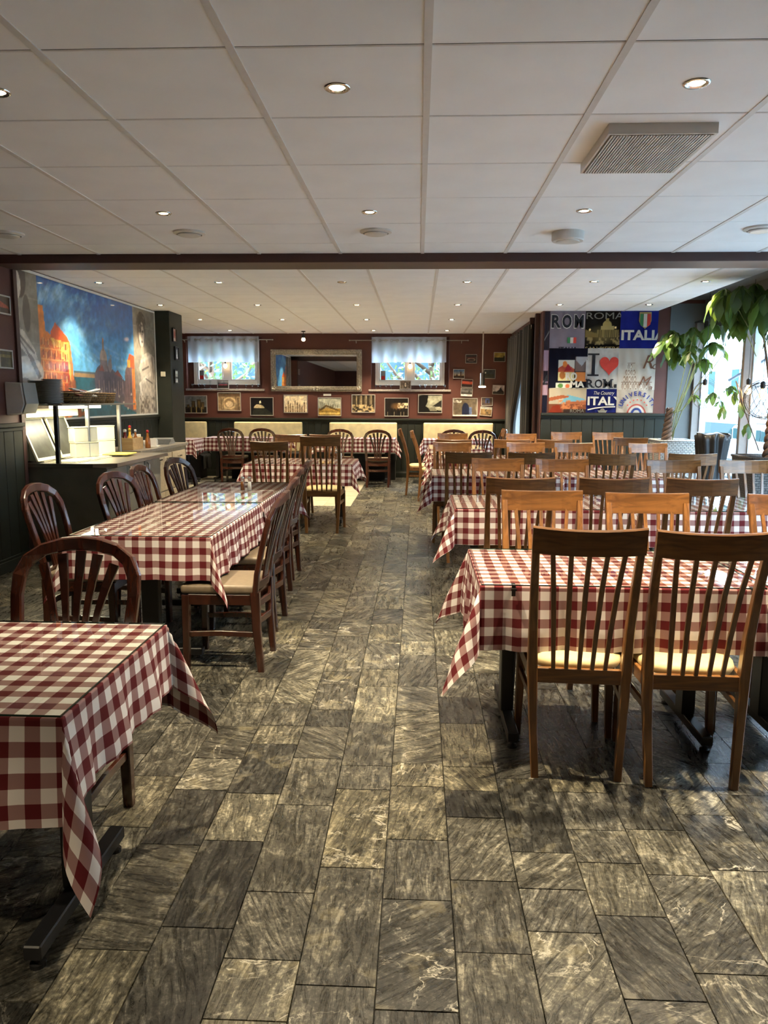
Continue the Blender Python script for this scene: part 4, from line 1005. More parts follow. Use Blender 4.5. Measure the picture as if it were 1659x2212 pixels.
MB().box(0, .02, -2.16, 2.15, -.035, 0).box(0, .02, -2.16, 2.15, 1.42, 1.445).box(0, .02, 2.13, 2.15, 0, 1.42).box(0, .02, -2.16, -2.13, 0, 1.42).build('mural_frame', M['winframe'], mr)

def pic(kind, W=36, H=28, seed=0):
    n = noise(H, W, 10, seed); n2 = noise(H, W, 4, seed+50); c = Cv(W, H)
    def base(a, b_, m=None): k = (n if m is None else m)[..., None]; c.a = np.array(a)/255*(1-k)+np.array(b_)/255*k
    if kind == 'castle':
        base((60, 70, 75), (150, 155, 150)); c.rect(0, 1, 0, .35, (30, 30, 22)); 
        for x, w_, h in ((.30, .17, .72), (.55, .2, .8), (.75, .15, .66), (.08, .14, .5)): c.rect(x, x+w_, .2, h, (70, 58, 38)); c.rect(x+w_*.35, x+w_*.6, .25, h-.1, (120, 100, 55))
        for x in (.15, .38, .62): c.ell(x, .18, .06, .16, (12, 12, 10))
        for x in (.26, .50, .74): c.rect(x, x+.04, .02, .35, (150, 130, 80))
    elif kind == 'apse':
        base((95, 75, 50), (200, 175, 135)); c.ell(.5, .42, .33, .36, (205, 180, 135)); c.ell(.5, .42, .25, .27, (150, 125, 90)); c.ell(.5, .36, .17, .18, (215, 190, 150)); c.rect(0, 1, .78, 1, (70, 50, 35), .6)
        for x in (.12, .22, .78, .88): c.rect(x, x+.03, .05, .75, (80, 60, 42))
    elif kind == 'monument_night':
        base((4, 5, 8), (14, 16, 24)); c.poly([(.05, 0), (.12, .30), (.52, .52), (.95, .12), (.95, 0)], (38, 42, 36)); c.poly([(.12, .42), (.25, .62), (.42, .60), (.55, .55), (.62, .42), (.30, .40)], (205, 190, 150)); c.ell(.43, .72, .04, .12, (225, 215, 180))
        c.put(np.clip((n2-.6)*6, 0, 1)*((c.Y > .4) & (c.Y < .7) & (c.X > .1) & (c.X < .6)), (40, 35, 25))
    elif kind == 'spires':
        base((225, 205, 165), (245, 230, 200)); 
        for i in range(9): x = .08+.10*i; h = .45+.35*(((i*5) % 7)/7); c.poly([(x-.03, 0), (x-.03, h-.15), (x, h), (x+.03, h-.15), (x+.03, 0)], (105, 85, 60)); c.rect(x-.01, x+.012, .05, h-.2, (190, 160, 115))
    elif kind == 'pediment':
        base((150, 155, 140), (215, 215, 190)); c.rect(0, 1, 0, .40, (150, 120, 55)); c.poly([(.05, .35), (.35, .62), (.92, .33), (.88, .25), (.36, .50), (.10, .27)], (95, 75, 35)); c.poly([(.15, .30), (.36, .48), (.80, .28)], (190, 155, 80)); c.rect(0, .95, .10, .18, (215, 185, 105))
        for i in range(9): c.rect(.10+.09*i, .125+.09*i, .45, .78-.02*i, (90, 80, 55))
    elif kind == 'columns':
        base((30, 26, 20), (85, 72, 52)); 
        for x in (.12, .34, .56, .78): c.rect(x, x+.09, .45, .98, (150, 135, 105)); c.rect(x+.02, x+.05, .45, .95, (50, 42, 30))
        c.put(((c.Y < .45)*1.)*np.clip((n2-.45)*5, 0, 1), (170, 150, 110))
    elif kind == 'towers_dark':
        base((15, 12, 10), (38, 30, 22)); c.ell(.55, .55, .35, .25, (150, 110, 60), .7, .9); c.put(((c.X > .55) & (c.Y > .45) & (c.Y < .75))*np.clip((n2-.35)*4, 0, 1), (235, 215, 175))
        for i in range(6): x = .15+.14*i; c.poly([(x-.05, 0), (x-.05, .3), (x, .45), (x+.05, .3), (x+.05, 0)], (12, 10, 8)); c.rect(x-.035, x-.02, 0, .25, (190, 175, 140), .7)
    elif kind == 'river':
        base((130, 130, 110), (190, 190, 165)); c.poly([(0, 0), (0, .9), (.2, 1), (.42, 1), (.38, .55), (.3, .35), (.55, .2), (1, .1), (1, 0)], (16, 16, 12)); c.poly([(.6, .35), (.95, .68), (1, .7), (1, .3)], (35, 35, 30)); c.poly([(.4, .30), (.7, .30), (.8, .1), (.5, .1)], (120, 118, 100))
    elif kind == 'gate':
        base((60, 55, 45), (130, 115, 95)); c.ell(.52, .35, .16, .42, (20, 26, 48)); c.rect(.36, .68, 0, .35, (20, 26, 48)); c.rect(0, 1, 0, .06, (225, 215, 200)); c.rect(.68, .78, .1, .5, (80, 95, 130))
        for x in (.06, .80): c.rect(x, x+.13, .1, .8, (80, 70, 58))
        c.put(((c.Y > .75) & (c.X < .35))*np.clip((n2-.4)*4, 0, 1), (200, 195, 185))
    elif kind == 'stadium': base((25, 18, 18), (60, 45, 40)); c.ell(.5, .4, .4, .22, (150, 130, 110)); c.ell(.5, .36, .3, .13, (60, 35, 30)); c.rect(.05, .95, .55, .7, (90, 40, 35))
    elif kind == 'gold_sky': base((120, 105, 45), (175, 155, 75)); c.rect(0, 1, 0, .45, (40, 42, 28)); c.poly([(.8, .4), (.9, .7), (1, .5), (1, .4)], (40, 38, 28))
    elif kind == 'dawn': base((70, 105, 150), (215, 165, 95), np.clip(1-c.Y*1.2+.1*n, 0, 1)); c.rect(0, 1, 0, .3, (45, 32, 25)); c.rect(.62, .72, .2, .75, (70, 48, 36)); c.poly([(.2, .25), (.32, .5), (.45, .25)], (60, 42, 30))
    elif kind == 'dusk_town': base((30, 38, 48), (85, 88, 85)); c.rect(.1, .9, .1, .5, (50, 50, 42)); c.ell(.15, .62, .05, .07, (235, 235, 225))
    elif kind == 'red_sky': base((150, 50, 35), (200, 105, 75), np.clip(c.Y+.2*n-.2, 0, 1)); c.rect(0, 1, 0, .38, (45, 28, 25)); c.rect(0, 1, .75, 1, (70, 30, 30))
    elif kind == 'snow': base((70, 70, 75), (140, 135, 125)); c.rect(0, 1, 0, .25, (225, 225, 225)); c.rect(0, 1, .25, .5, (60, 55, 50)); c.poly([(.6, .4), (.7, .8), (.85, .4)], (50, 48, 44))
    elif kind == 'mount': base((165, 155, 155), (200, 190, 185)); c.rect(0, 1, 0, .28, (55, 50, 48)); c.poly([(.35, .28), (.55, .5), (.7, .85), (.8, .5), (1, .28)], (40, 36, 36))
    elif kind == 'alley': base((45, 35, 35), (95, 75, 60)); c.rect(.35, .75, .3, .9, (60, 70, 110)); c.rect(.45, .6, .3, .7, (25, 22, 20))
    elif kind == 'trees': base((90, 70, 45), (165, 135, 90)); c.put(np.clip((n2-.5)*5, 0, 1), (55, 45, 30)); c.rect(0, 1, .75, 1, (160, 170, 175), .7)
    elif kind == 'lake': base((50, 58, 75), (130, 130, 135)); c.rect(0, 1, 0, .4, (40, 35, 30)); c.rect(.1, .9, .35, .5, (130, 60, 75)); c.rect(0, 1, .7, 1, (175, 180, 180), .7)
    elif kind == 'ornament': base((90, 80, 70), (170, 155, 135)); c.ell(.5, .45, .16, .4, (60, 50, 42)); c.ell(.5, .5, .1, .3, (215, 205, 185)); c.rect(.1, .16, .1, .9, (60, 50, 42)); c.rect(.84, .90, .1, .9, (60, 50, 42))
    elif kind == 'orange': base((30, 22, 18), (80, 40, 30)); c.poly([(0, .35), (0, .75), (.9, .45), (.95, .3)], (150, 55, 35))
    elif kind == 'green_gold': base((28, 26, 12), (110, 95, 35)); c.rect(0, 1, .62, .78, (150, 130, 55), .7)
    elif kind == 'bw': base((10, 10, 10), (40, 40, 40)); c.poly([(.3, .1), (.45, .7), (.6, .9), (.8, .1)], (235, 235, 235))
    elif kind == 'portrait': base((120, 60, 50), (190, 150, 130)); c.ell(.5, .6, .2, .25, (150, 50, 45)); c.rect(.2, .8, 0, .25, (215, 205, 195))
    elif kind == 'ice': base((150, 165, 170), (225, 235, 235)); c.rect(0, 1, .35, .5, (50, 55, 60)); c.rect(0, 1, .05, .2, (240, 240, 235))
    c.a = c.a*(.72+.56*n2[..., None])
    return c.a
def picture(kind, w_, h, loc, rz, label, frame='frame_silver', tilt=0, group=None, border=.014, seed=0, W=36, H=28, rounded=0):
    """origin at the picture's centre on the wall; local +y points into the wall"""
    t = thing('framed_picture', label, 'picture', loc, rz, group)
    if tilt: t.rotation_euler = (0, tilt, rz) if abs(rz) < .01 else t.rotation_euler
    f = border
    MB().box(-w_/2, w_/2, -.022, 0, h/2-f, h/2).box(-w_/2, w_/2, -.022, 0, -h/2, -h/2+f).box(-w_/2, -w_/2+f, -.022, 0, -h/2+f, h/2-f).box(w_/2-f, w_/2, -.022, 0, -h/2+f, h/2-f).build('picture_frame', M[frame], t, bev=.002)
    paint_mesh('photo', pic(kind, W, H, seed), (-w_/2+f, -.012, -h/2+f), (w_-2*f, 0, 0), (0, 0, h-2*f), M['picture'], t)
    return t
GP = 'large framed photographs in a row below the mirror and windows'; GS = 'small framed photographs in the right corner of the back wall'
YP = YB-.004
for (k, x0, x1, z0, z1, lb) in (('castle', -4.59, -4.14, 1.23, 1.58, 'framed photo of a ruined fortress, leftmost in the row'), ('apse', -3.93, -3.47, 1.28, 1.64, 'sepia framed photo of a round church apse'), ('monument_night', -3.29, -2.83, 1.19, 1.55, 'framed photo of a white monument against a black sky'),
    ('spires', -2.63, -2.16, 1.25, 1.60, 'framed photo of many pale spires on cream sky'), ('pediment', -1.96, -1.50, 1.19, 1.55, 'framed photo of a yellow pediment with statues'), ('columns', -1.30, -.84, 1.26, 1.61, 'framed brown photo of carved columns right of the mirror'),
    ('towers_dark', -.66, -.19, 1.19, 1.55, 'framed dark photo of a crowded church silhouette'), ('river', -.01, .46, 1.26, 1.62, 'framed photo of a dark riverside below the right back window'), ('gate', .66, 1.14, 1.20, 1.55, 'framed photo of a stone gate with a blue arch')):
    picture(k, x1-x0, z1-z0, ((x0+x1)/2, YP, (z0+z1)/2), 0, lb, group=GP, seed=int((x0+9)*10), W=46, H=34)
for (k, x0, x1, z0, z1, tl, lb) in (('stadium', .89, 1.11, 2.21, 2.38, 0, 'small framed photo of an arena, top left of the corner cluster'), ('gold_sky', 1.43, 1.65, 2.24, 2.42, 0, 'small framed golden landscape, top right of the corner cluster'), ('dawn', .66, .88, 1.92, 2.10, 0, 'small framed photo of a tower at dawn'),
    ('dusk_town', 1.24, 1.47, 1.92, 2.10, .02, 'small framed photo of a town at dusk right of the pendant lamp'), ('red_sky', .82, 1.04, 1.75, 1.91, .05, 'small tilted framed photo with a red sky'), ('snow', .81, 1.04, 1.58, 1.74, .04, 'small tilted framed photo of a snowy square'),
    ('mount', 1.42, 1.65, 1.62, 1.80, .03, 'small framed grey photo of a rocky island abbey'), ('alley', 1.21, 1.43, 1.405, 1.565, 0, 'small framed photo of a blue alley under the pendant lamp'), ('trees', 1.19, 1.42, 1.21, 1.385, .09, 'small crooked framed photo of brown trees, lowest in the cluster')):
    picture(k, x1-x0, z1-z0, ((x0+x1)/2, YP, (z0+z1)/2), 0, lb, tilt=tl, group=GS, seed=int((x0+9)*13), border=.009, W=26, H=20)
picture('lake', .23, .17, (-3.81, YB-.025, 1.797), 0, 'small framed lake photo standing on the left back window sill', group='framed pictures on the window sills', border=.012, seed=3)
picture('ornament', .22, .17, (-.255, YB-.025, 1.797), 0, 'small framed ornament print standing on the right back window sill', group='framed pictures on the window sills', border=.012, seed=4)
picture('orange', .20, .165, (XL+.004, 6.79, 2.32), PI/2+PI, 'framed reddish photo high on the near left wall', group='pictures on the near left wall', seed=6)
picture('green_gold', .23, .165, (XL+.004, 6.76, 1.855), PI/2+PI, 'framed dark green photo lower on the near left wall', group='pictures on the near left wall', seed=7)
for o in bpy.data.objects:
    if o.get('group') == 'pictures on the near left wall': o.rotation_euler = (0, 0, PI/2)
for (k, z, y, lb) in (('portrait', 2.44, 11.52, 'small reddish picture, topmost on the pillar side'), ('bw', 2.18, 11.60, 'small black and white picture, middle one on the pillar side'), ('ice', 1.84, 11.55, 'small pale picture in rounded frame, lowest on the pillar side')):
    p = picture(k, .17, .20, (-3.598, y, z), PI/2, lb, frame='black', group='small pictures on the pillar', border=.014, seed=int(z*10), W=20, H=24)
picture('gold_sky', .14, .17, (-4.74, YP, 2.17), 0, 'narrow gold-framed print beside the left back window, upper', frame='frame_gold', group='gold-framed prints behind the pillar', W=16, H=20)
picture('apse', .12, .17, (-4.76, YP, 1.77), 0, 'narrow gold-framed print beside the left back window, lower', frame='frame_gold', group='gold-framed prints behind the pillar', W=16, H=20)
# wall mirror
t = thing('wall_mirror', 'wide ornate silver-framed mirror between the back windows', 'mirror', (-1.985, YP, 2.065)); X, Z = .885, .40
for (r0, r1, y0, y1) in ((0, .03, -.035, 0), (.03, .075, -.055, -.0), (.075, .10, -.03, 0)):
    MB().box(-X+r0, X-r0, y0, y1, Z-r1, Z-r0).box(-X+r0, X-r0, y0, y1, -Z+r0, -Z+r1).box(-X+r0, -X+r1, y0, y1, -Z+r1, Z-r1).box(X-r1, X-r0, y0, y1, -Z+r1, Z-r1).build('mirror_frame', M['ornate'], t, bev=.006)
MB().box(-X+.10, X-.10, -.02, -.012, -Z+.10, Z-.10).build('mirror_glass', M['mirror'], t)
for (cx_, cz) in ((-X+.06, -Z+.06), (X-.06, -Z+.06), (-X+.06, Z-.06), (X-.06, Z-.06), (0, Z-.05), (0, -Z+.05)):
    mb = MB()
    for k in range(5): a = k*2*PI/5; mb.lathe([(.004, -.012), (.022, -.006), (.022, .004), (.004, .012)], 8, mt=Matrix.Translation((cx_+.028*math.cos(a)*(2 if abs(cx_) < .1 else 1), -.055, cz+.022*math.sin(a))) @ Matrix.Rotation(PI/2, 4, 'X'))
    mb.build('carved_ornament', M['ornate'], t, smooth=True)
tag(bx('wall_label', M['white'], -1.85, -1.70, YP-.006, YP, 1.58, 1.62), 'small white paper strip just below the mirror', 'label')
# goblets and candle stick on the sills
def make_goblet():
    t = thing('glass_goblet', '', 'glass'); MB().lathe([(.022, 0), (.022, .003), (.004, .008), (.004, .035), (.016, .045), (.024, .07), (.024, .09), (.021, .09), (.021, .07), (.012, .048), (.001, .047)], 12).build('goblet', M['clear'], t, smooth=True); return t
gob = Maker(make_goblet())
NTH = 'first second third fourth fifth sixth seventh eighth ninth'.split()
for i, x in enumerate((-4.43, -4.30, -4.19, -3.55, -3.37, -3.25, -3.14)): gob((x, YB+.03, 1.71), 0, '%s small stemmed glass from the left on the left back window sill' % NTH[i], 'small stemmed glasses on the left back window sill')
for i, x in enumerate((-.83, -.74, -.63, -.53, .03, .13, .24, .34, .50)): gob((x, YB+.03, 1.71), 0, '%s small stemmed glass from the left on the right back window sill' % NTH[i], 'small stemmed glasses on the right back window sill')
t = thing('glass_candlestick', 'tall clear glass candlestick on the left back window sill', 'candlestick', (-4.08, YB+.03, 1.71)); MB().lathe([(.04, 0), (.036, .01), (.012, .03), (.012, .06), (.02, .08), (.01, .10), (.018, .14), (.026, .15), (.012, .16), (.010, .26), (.003, .27)], 14).build('stick', M['clear'], t, smooth=True)
# glowing small pendants in the two back windows
for (x, lb) in ((-3.77, 'small lit crystal lamp hanging in the left back window'), (-.17, 'small lit globe lamp hanging in the right back window')):
    t = thing('window_lamp', lb, 'lamp', (x, YB+.02, 2.15)); MB().lathe([(.004, -.05), (.03, -.035), (.042, 0), (.03, .03), (.012, .045)], 14).build('globe', M['bulb'], t, smooth=True); MB().lathe([(.014, .04), (.014, .07), (.004, .075)], 10).tube([(0, 0, .07), (0, 0, .50)], .002, 5).build('cord', M['wire'], t)

# pendant tube lamp in the right corner
t = thing('pendant_lamp', 'slim metal cylinder pendant on a white rod before the photo cluster', 'lamp', (1.19, 14.85, 1.77))
MB().tube([(0, 0, .24), (0, 0, ZF-1.77)], .012, 8).build('rod', M['white'], t, smooth=True)
MB().lathe([(.045, .0), (.045, .24), (.02, .25)], 18).build('lamp_body', M['steel'], t, smooth=False)
MB().lathe([(.04, -.025), (.065, -.02), (.065, .0), (.04, .005)], 18).build('diffuser', M['lamp'], t)
spot(t, -.04, 45, size=2.4)

# ------------------------------------------------------------------ printed cloths on the right wall
YC = YF-.012
def cloth_print(x0, x1, z0, z1, label, paint, W=60, H=50, seed=1):
    t = thing('printed_cloth', label, 'wall cloth', ((x0+x1)/2, YC, z0), 0, 'printed souvenir cloths covering the right wall'); X = (x1-x0)/2; Hh = z1-z0
    def warp(A, B):
        q = np.zeros(A.shape+(3,)); q[..., 1] = -.006-.005*np.sin(A*9+seed)*np.cos(B*7+seed*2)-.003*np.sin(A*23+B*5); return q
    paint_mesh('print', paint, (-X, 0, 0), (2*X, 0, 0), (0, 0, Hh), M['cloth_print'], t, warp)
    return t, X, Hh
def tx(t, X, Hh, txt, mat, x, z, size, **kw):
    d = -.018
    cl = [((X, 0, 0), (1, 0, 0)), ((-X, 0, 0), (-1, 0, 0)), ((0, 0, 0), (0, 0, -1)), ((0, 0, Hh), (0, 0, 1))]
    return text_mesh(txt, M[mat], parent=t, origin=(x, d-kw.pop('lift', 0), z), size=size, clip=cl, depth=.001, **kw)
M['ink'] = plain('navy_ink', (.008, .010, .018), .9); M['inkw'] = plain('white_ink', (.52, .51, .46), .9, var=.04); M['inkg'] = plain('grey_ink', (.16, .16, .14), .9); M['inkr'] = plain('red_ink', (.50, .045, .03), .9); M['inkgr'] = plain('green_ink', (.03, .16, .06), .9); M['inknv'] = plain('royal_navy_ink', (.015, .025, .16), .9); M['inkgold'] = plain('gold_ink', (.30, .22, .08), .9); M['inkbr'] = plain('brown_ink', (.13, .055, .03), .9)
def fab(W, H, c, seed, amt=.12): 
    n = noise(H, W, 16, seed)[..., None]; return np.array(c)/255*(1-amt/2+amt*(n-.5)*2)
# 1 grey ROM
t, X, H = cloth_print(1.85, 2.345, 2.25, 2.765, 'grey cloth with big navy ROM letters and a small Italian flag', fab(40, 40, (128, 120, 132), 1))
for (ch, xx) in (('R', -.235), ('O', -.085), ('M', .085)):
    tx(t, X, H, ch, 'inkw', xx, .285, .255, width=.145, bold=.05); tx(t, X, H, ch, 'ink', xx+.008, .292, .235, width=.128, bold=.035, lift=.002)
for i, mt in enumerate(('inkgr', 'inkw', 'inkr')): MB().box(.0+.042*i, .042+.042*i, -.021, -.018, .07, .15).build('flag_stripe', M[mt], t)
tx(t, X, H, 'ITALIA', 'ink', -.12, -.045, .09, bold=.03)
# left strip
c = Cv(14, 100, (45, 42, 52)); c.rect(0, 1, .30, .62, (150, 128, 145)); c.rect(0, 1, .18, .28, (150, 128, 145)); c.rect(0, 1, 0, .18, (22, 24, 40)); c.rect(.1, .9, .32, .42, (30, 28, 38)); c.line(.1, .72, .9, .80, .01, (140, 140, 140))
t, X, H = cloth_print(1.775, 1.845, 1.34, 2.76, 'narrow folded printed cloth at the left edge beside the posts', c.a, seed=5)
tx(t, X, H, 'A', 'ink', -.03, .42, .16, bold=.04)
# 2 Roma basilica
c = Cv(60, 60, (22, 20, 20)); n2 = noise(60, 60, 5, 3)
c.ell(.5, .35, .55, .30, (110, 95, 55), .7, .9); c.rect(0, 1, 0, .12, (12, 11, 12)); c.put(((c.Y < .42) & (c.Y > .1))*np.clip((n2-.5)*5, 0, 1), (170, 150, 100), .7)
c.ell(.62, .62, .13, .13, (150, 135, 85)); c.rect(.58, .66, .70, .80, (140, 125, 80)); c.rect(.45, .82, .50, .60, (150, 135, 90)); c.rect(.35, .95, .30, .50, (120, 105, 65)); c.poly([(.02, .5), (.4, .38), (.4, .30), (.02, .30)], (110, 95, 55)); c.ell(.14, .50, .03, .03, (250, 220, 150)); c.ell(.86, .56, .03, .03, (250, 220, 150))
for i in range(10): c.rect(.40+.055*i, .415+.055*i, .30, .50, (40, 34, 22))
t, X, H = cloth_print(2.345, 2.835, 2.25, 2.765, 'dark cloth with ROMA above a floodlit domed basilica', c.a)
tx(t, X, H, 'ROMA', 'inkg', -.235, .405, .13, width=.52); tx(t, X, H, 'SAN PIETRO', 'inkgold', -.235, -.03, .075, width=.50)
# 3 ITALIA
t, X, H = cloth_print(2.835, 3.36, 2.25, 2.77, 'royal blue cloth with ITALIA and a tricolour shield', fab(40, 40, (28, 36, 120), 4))
tx(t, X, H, 'ITALIA', 'inkw', -.245, .12, .185, width=.62, bold=.035)
MB().prism([(-.005, .50), (.16, .50), (.165, .38), (.14, .32), (.078, .27), (.015, .32), (-.01, .38)], -.020, -.018).build('shield', M['inkgold'], t)
for i, mt in enumerate(('inkgr', 'inkw', 'inkr')): MB().prism([(.005+.05*i, .475), (.05+.05*i, .475), (.05+.05*i, .33-(.035 if i < 2 else 0)*(1 if i == 0 else 1)), (.005+.05*i, .33-(0 if i == 0 else .035))], -.023, -.0205).build('shield_stripe', M[mt], t)
# 4 dark navy with small pictures
c = Cv(60, 60, (17, 18, 32))
c.rect(.25, .66, .18, .70, (190, 190, 180)); c.poly([(.25, .40), (.25, .5), (.45, .62), (.66, .48), (.66, .40)], (160, 75, 55)); c.ell(.42, .60, .06, .08, (200, 120, 60)); c.rect(.25, .66, .18, .40, (200, 190, 140)); c.ell(.36, .32, .08, .1, (150, 95, 50)); c.poly([(.40, .42), (.5, .62), (.6, .45)], (140, 40, 50))
c.rect(.68, 1, .42, .78, (105, 90, 85)); c.poly([(.7, .7), (.85, .55), (1, .75), (1, .78), (.7, .78)], (150, 150, 155)); c.rect(.70, 1, .16, .40, (190, 120, 65)); c.rect(.20, .62, .0, .13, (200, 205, 190)); c.ell(.32, .06, .07, .06, (90, 130, 70)); c.ell(.5, .05, .06, .06, (200, 110, 70))
t, X, H = cloth_print(1.855, 2.395, 1.695, 2.25, 'dark navy cloth with colourful little city pictures', c.a)
tx(t, X, H, 'RO', 'inkw', -.03, .115, .14, width=.16, bold=.04); tx(t, X, H, 'MA', 'inkw', .04, .01, .12, width=.20, bold=.04)
# 5 I heart ROM.
t, X, H = cloth_print(2.375, 2.83, 1.68, 2.255, 'white cloth with black I, red heart and ROM', fab(40, 44, (188, 186, 182), 6, .25))
B_ = MB().box(-.205, -.045, -.021, -.018, .475, .498).box(-.145, -.10, -.021, -.018, .205, .475).box(-.205, -.045, -.021, -.018, .182, .205); B_.build('lettering', M['ink'], t)
hp = [(.10+.0085*16*math.sin(a)**3, .34+.0092*(13*math.cos(a)-5*math.cos(2*a)-2*math.cos(3*a)-math.cos(4*a))) for a in [2*PI*k/40 for k in range(40)]]
hp = [(min(x, X-.001), z) for x, z in hp]; MB().prism(hp, -.021, -.018).build('heart', M['inkr'], t)
tx(t, X, H, 'R', 'ink', -.215, .02, .16, width=.11, bold=.02); tx(t, X, H, 'O', 'ink', -.095, .02, .16, width=.11, bold=.02); tx(t, X, H, 'M', 'ink', .03, .02, .16, width=.12, bold=.02)
sf = MB()
for (a, b_, z) in ((-.225, -.18, .018), (-.14, -.095, .018), (-.225, -.17, .125), (.02, .06, .018), (.12, .165, .018), (.015, .06, .125), (.125, .165, .125), (.18, .215, .018)): sf.box(a, b_, -.0215, -.018, z, z+(.014 if a < .18 else .05))
sf.build('serif', M['ink'], t)
# 6 Roma script with sketch
c = Cv(64, 66, (176, 170, 160)); n = noise(66, 64, 14, 9); c.put(np.clip((n-.5)*2, 0, 1), (140, 134, 126), .5)
for k, (y0, h, x0, x1) in enumerate(((.02, .17, .12, .92), (.20, .15, .16, .55), (.36, .14, .20, .50), (.50, .14, .26, .45))):
    m = int((x1-x0)/.07)
    for i in range(m): x = x0+.07*i; c.ell(x+.03, y0+h*.45, .026, h*.5, (95, 70, 55), .9, .4); c.ell(x+.03, y0+h*.40, .014, h*.36, (190, 182, 170), 1, .4)
    c.line(x0, y0+h, x1, y0+h, .006, (90, 65, 50), .9)
t, X, H = cloth_print(2.83, 3.355, 1.67, 2.25, 'cream cloth with a sketched arena and Ro Ma script', c.a)
tx(t, X, H, 'R', 'inkbr', .06, .30, .27, shear=.35); tx(t, X, H, 'o', 'inkbr', .20, .29, .16, shear=.3); tx(t, X, H, 'M', 'inkbr', .02, .06, .19, shear=.45); tx(t, X, H, 'a', 'inkbr', .17, -.01, .13, shear=.3)
# 7 skyline
c = Cv(60, 40, (165, 155, 135)); c.poly([(.3, .35), (.5, .72), (.95, .55), (1, .3)], (100, 155, 175)); n2 = noise(40, 60, 4, 15)
c.rect(0, 1, 0, .35, (110, 65, 45)); c.put(((c.Y < .5) & (c.Y > .1) & (c.X > .25))*np.clip((n2-.42)*5, 0, 1), (175, 110, 70)); c.rect(.45, 1, .34, .44, (150, 90, 60)); c.poly([(0, .0), (.12, .28), (.30, .30), (.36, 0)], (120, 45, 30)); c.rect(.4, 1, 0, .14, (35, 30, 30), .8); c.poly([(0, .45), (.0, .6), (.35, .70), (.55, .66), (.50, .60), (.30, .55)], (150, 85, 55)); 
t, X, H = cloth_print(1.87, 2.40, 1.345, 1.695, 'beige cloth with a brown city skyline and blue sky', c.a)
tx(t, X, H, 'ROMA', 'inkg', .04, .0, .07, width=.2)
# 8 The Country ITALY
t, X, H = cloth_print(2.40, 2.825, 1.345, 1.68, 'navy cloth reading The Country ITALY above a crown', fab(40, 30, (24, 30, 88), 8))
tx(t, X, H, 'The Country', 'inkw', -.11, .255, .072, shear=.35, width=.29); tx(t, X, H, 'ITALY', 'inkw', -.195, .11, .165, width=.50, bold=.03)
MB().sweep([(-.19, -.019, .04), (-.08, -.019, .065), (.04, -.019, .08), (.20, -.019, .085)], .016, .002, (0, 0, 1)).build('swoosh', M['inkw'], t)
MB().prism([(-.03, .0), (-.05, .035), (-.02, .03), (0, .055), (.02, .062), (.04, .055), (.06, .03), (.09, .035), (.07, 0)], -.021, -.018).build('crown', M['inkg'], t)
# 9 UNIVERSITY
c = Cv(60, 40, (160, 152, 140)); n = noise(40, 60, 12, 19); c.put(np.clip((n-.5)*2, 0, 1), (130, 122, 112), .5)
c.ell(.55, -.10, .27, .50, (150, 60, 50), 1, .1); c.ell(.55, -.10, .235, .44, (170, 165, 155), 1, .1); c.ell(.55, -.10, .17, .34, (45, 60, 110), 1, .1); c.ell(.55, -.08, .10, .22, (170, 165, 155), 1, .1)
t, X, H = cloth_print(2.83, 3.35, 1.345, 1.67, 'cream cloth with arched blue UNIVERSITY lettering and round crest', c.a)
for i, ch in enumerate('UNIVERSITY'):
    a = math.radians(158-16.5*i*.92); R_ = .215
    tx(t, X, H, ch, 'inknv', .03+R_*math.cos(a), .03+R_*math.sin(a), .085, rot=a-PI/2, align='CENTER', bold=.03)
for i in range(7):
    a = math.radians(150-20*i); MB().prism([(.03+.155*math.cos(a)-.012, .03+.155*math.sin(a)), (.03+.155*math.cos(a), .03+.155*math.sin(a)+.012), (.03+.155*math.cos(a)+.014, .03+.155*math.sin(a)), (.03+.155*math.cos(a), .03+.155*math.sin(a)-.010)], -.020, -.018).build('laurel_leaf', M['inkr'], t)

# ------------------------------------------------------------------ buffet counter and sideboard
t = thing('buffet_counter', 'long dark buffet counter with steel top under the mural', 'counter', (-3.3, 7.75, 0))
MB().box(-.45, .42, -.68, .82, .10, .885).build('body', M['darksteel'], t, bev=.004); MB().box(-.44, .38, -.66, .80, 0, .10).build('plinth', M['black'], t)
MB().prism([(-.47, -.70), (.30, -.70), (.50, -.62), (.50, .86), (.42, .86), (-.47, .86)], .885, .92, Matrix(((1, 0, 0, 0), (0, 0, 1, 0), (0, 1, 0, 0), (0, 0, 0, 1)))).build('steel_top', M['steel'], t)
for (y0, y1) in ((-.70, -.22), (-.20, .28), (.30, .78)):
    d = MB().box(.42, .435, y0, y1, .12, .87).build('door', M['darksteel'], t, bev=.003)
    MB().tube([(.437, y0+.05, .85), (.462, y0+.05, .83), (.462, y0+.05, .60), (.437, y0+.05, .58)], .008, 8).build('handle', M['chrome'], d, smooth=True)
for i, (x, y) in enumerate(((-.30, -.45), (0, -.45), (-.30, .0), (0, .0), (-.30, .45), (0, .45))):
    MB().box(x-.13, x+.13, y-.20, y+.20, .921, .926).box(x-.11, x+.11, y-.18, y+.18, .926, .934).build('pan_lid', M['cream'] if i % 2 else M['chrome'], t, bev=.003)
tag(bx('yellow_lid', M['yellowfood'], -3.28, -3.02, 7.95, 8.25, .936, .948, bev=.004), 'flat yellow lid lying on the buffet counter', 'lid')
t = thing('sneeze_guard', 'steel-posted serving shelf with light tube above the buffet counter', 'shelf', (-3.4, 7.75, .92))
for (x, y, mt) in ((.07, -.68, 'black'), (.08, -.02, 'steel'), (.09, .78, 'steel')): MB().box(x-.018, x+.018, y-.018, y+.018, 0, .53).build('post', M[mt], t, bev=.003)
MB().box(-.38, .13, -.68, 1.20, .53, .545).build('shelf_board', M['darksteel'], t)
MB().box(.0, .05, -.66, .40, .50, .53).build('light_tube', M['tube'], t)
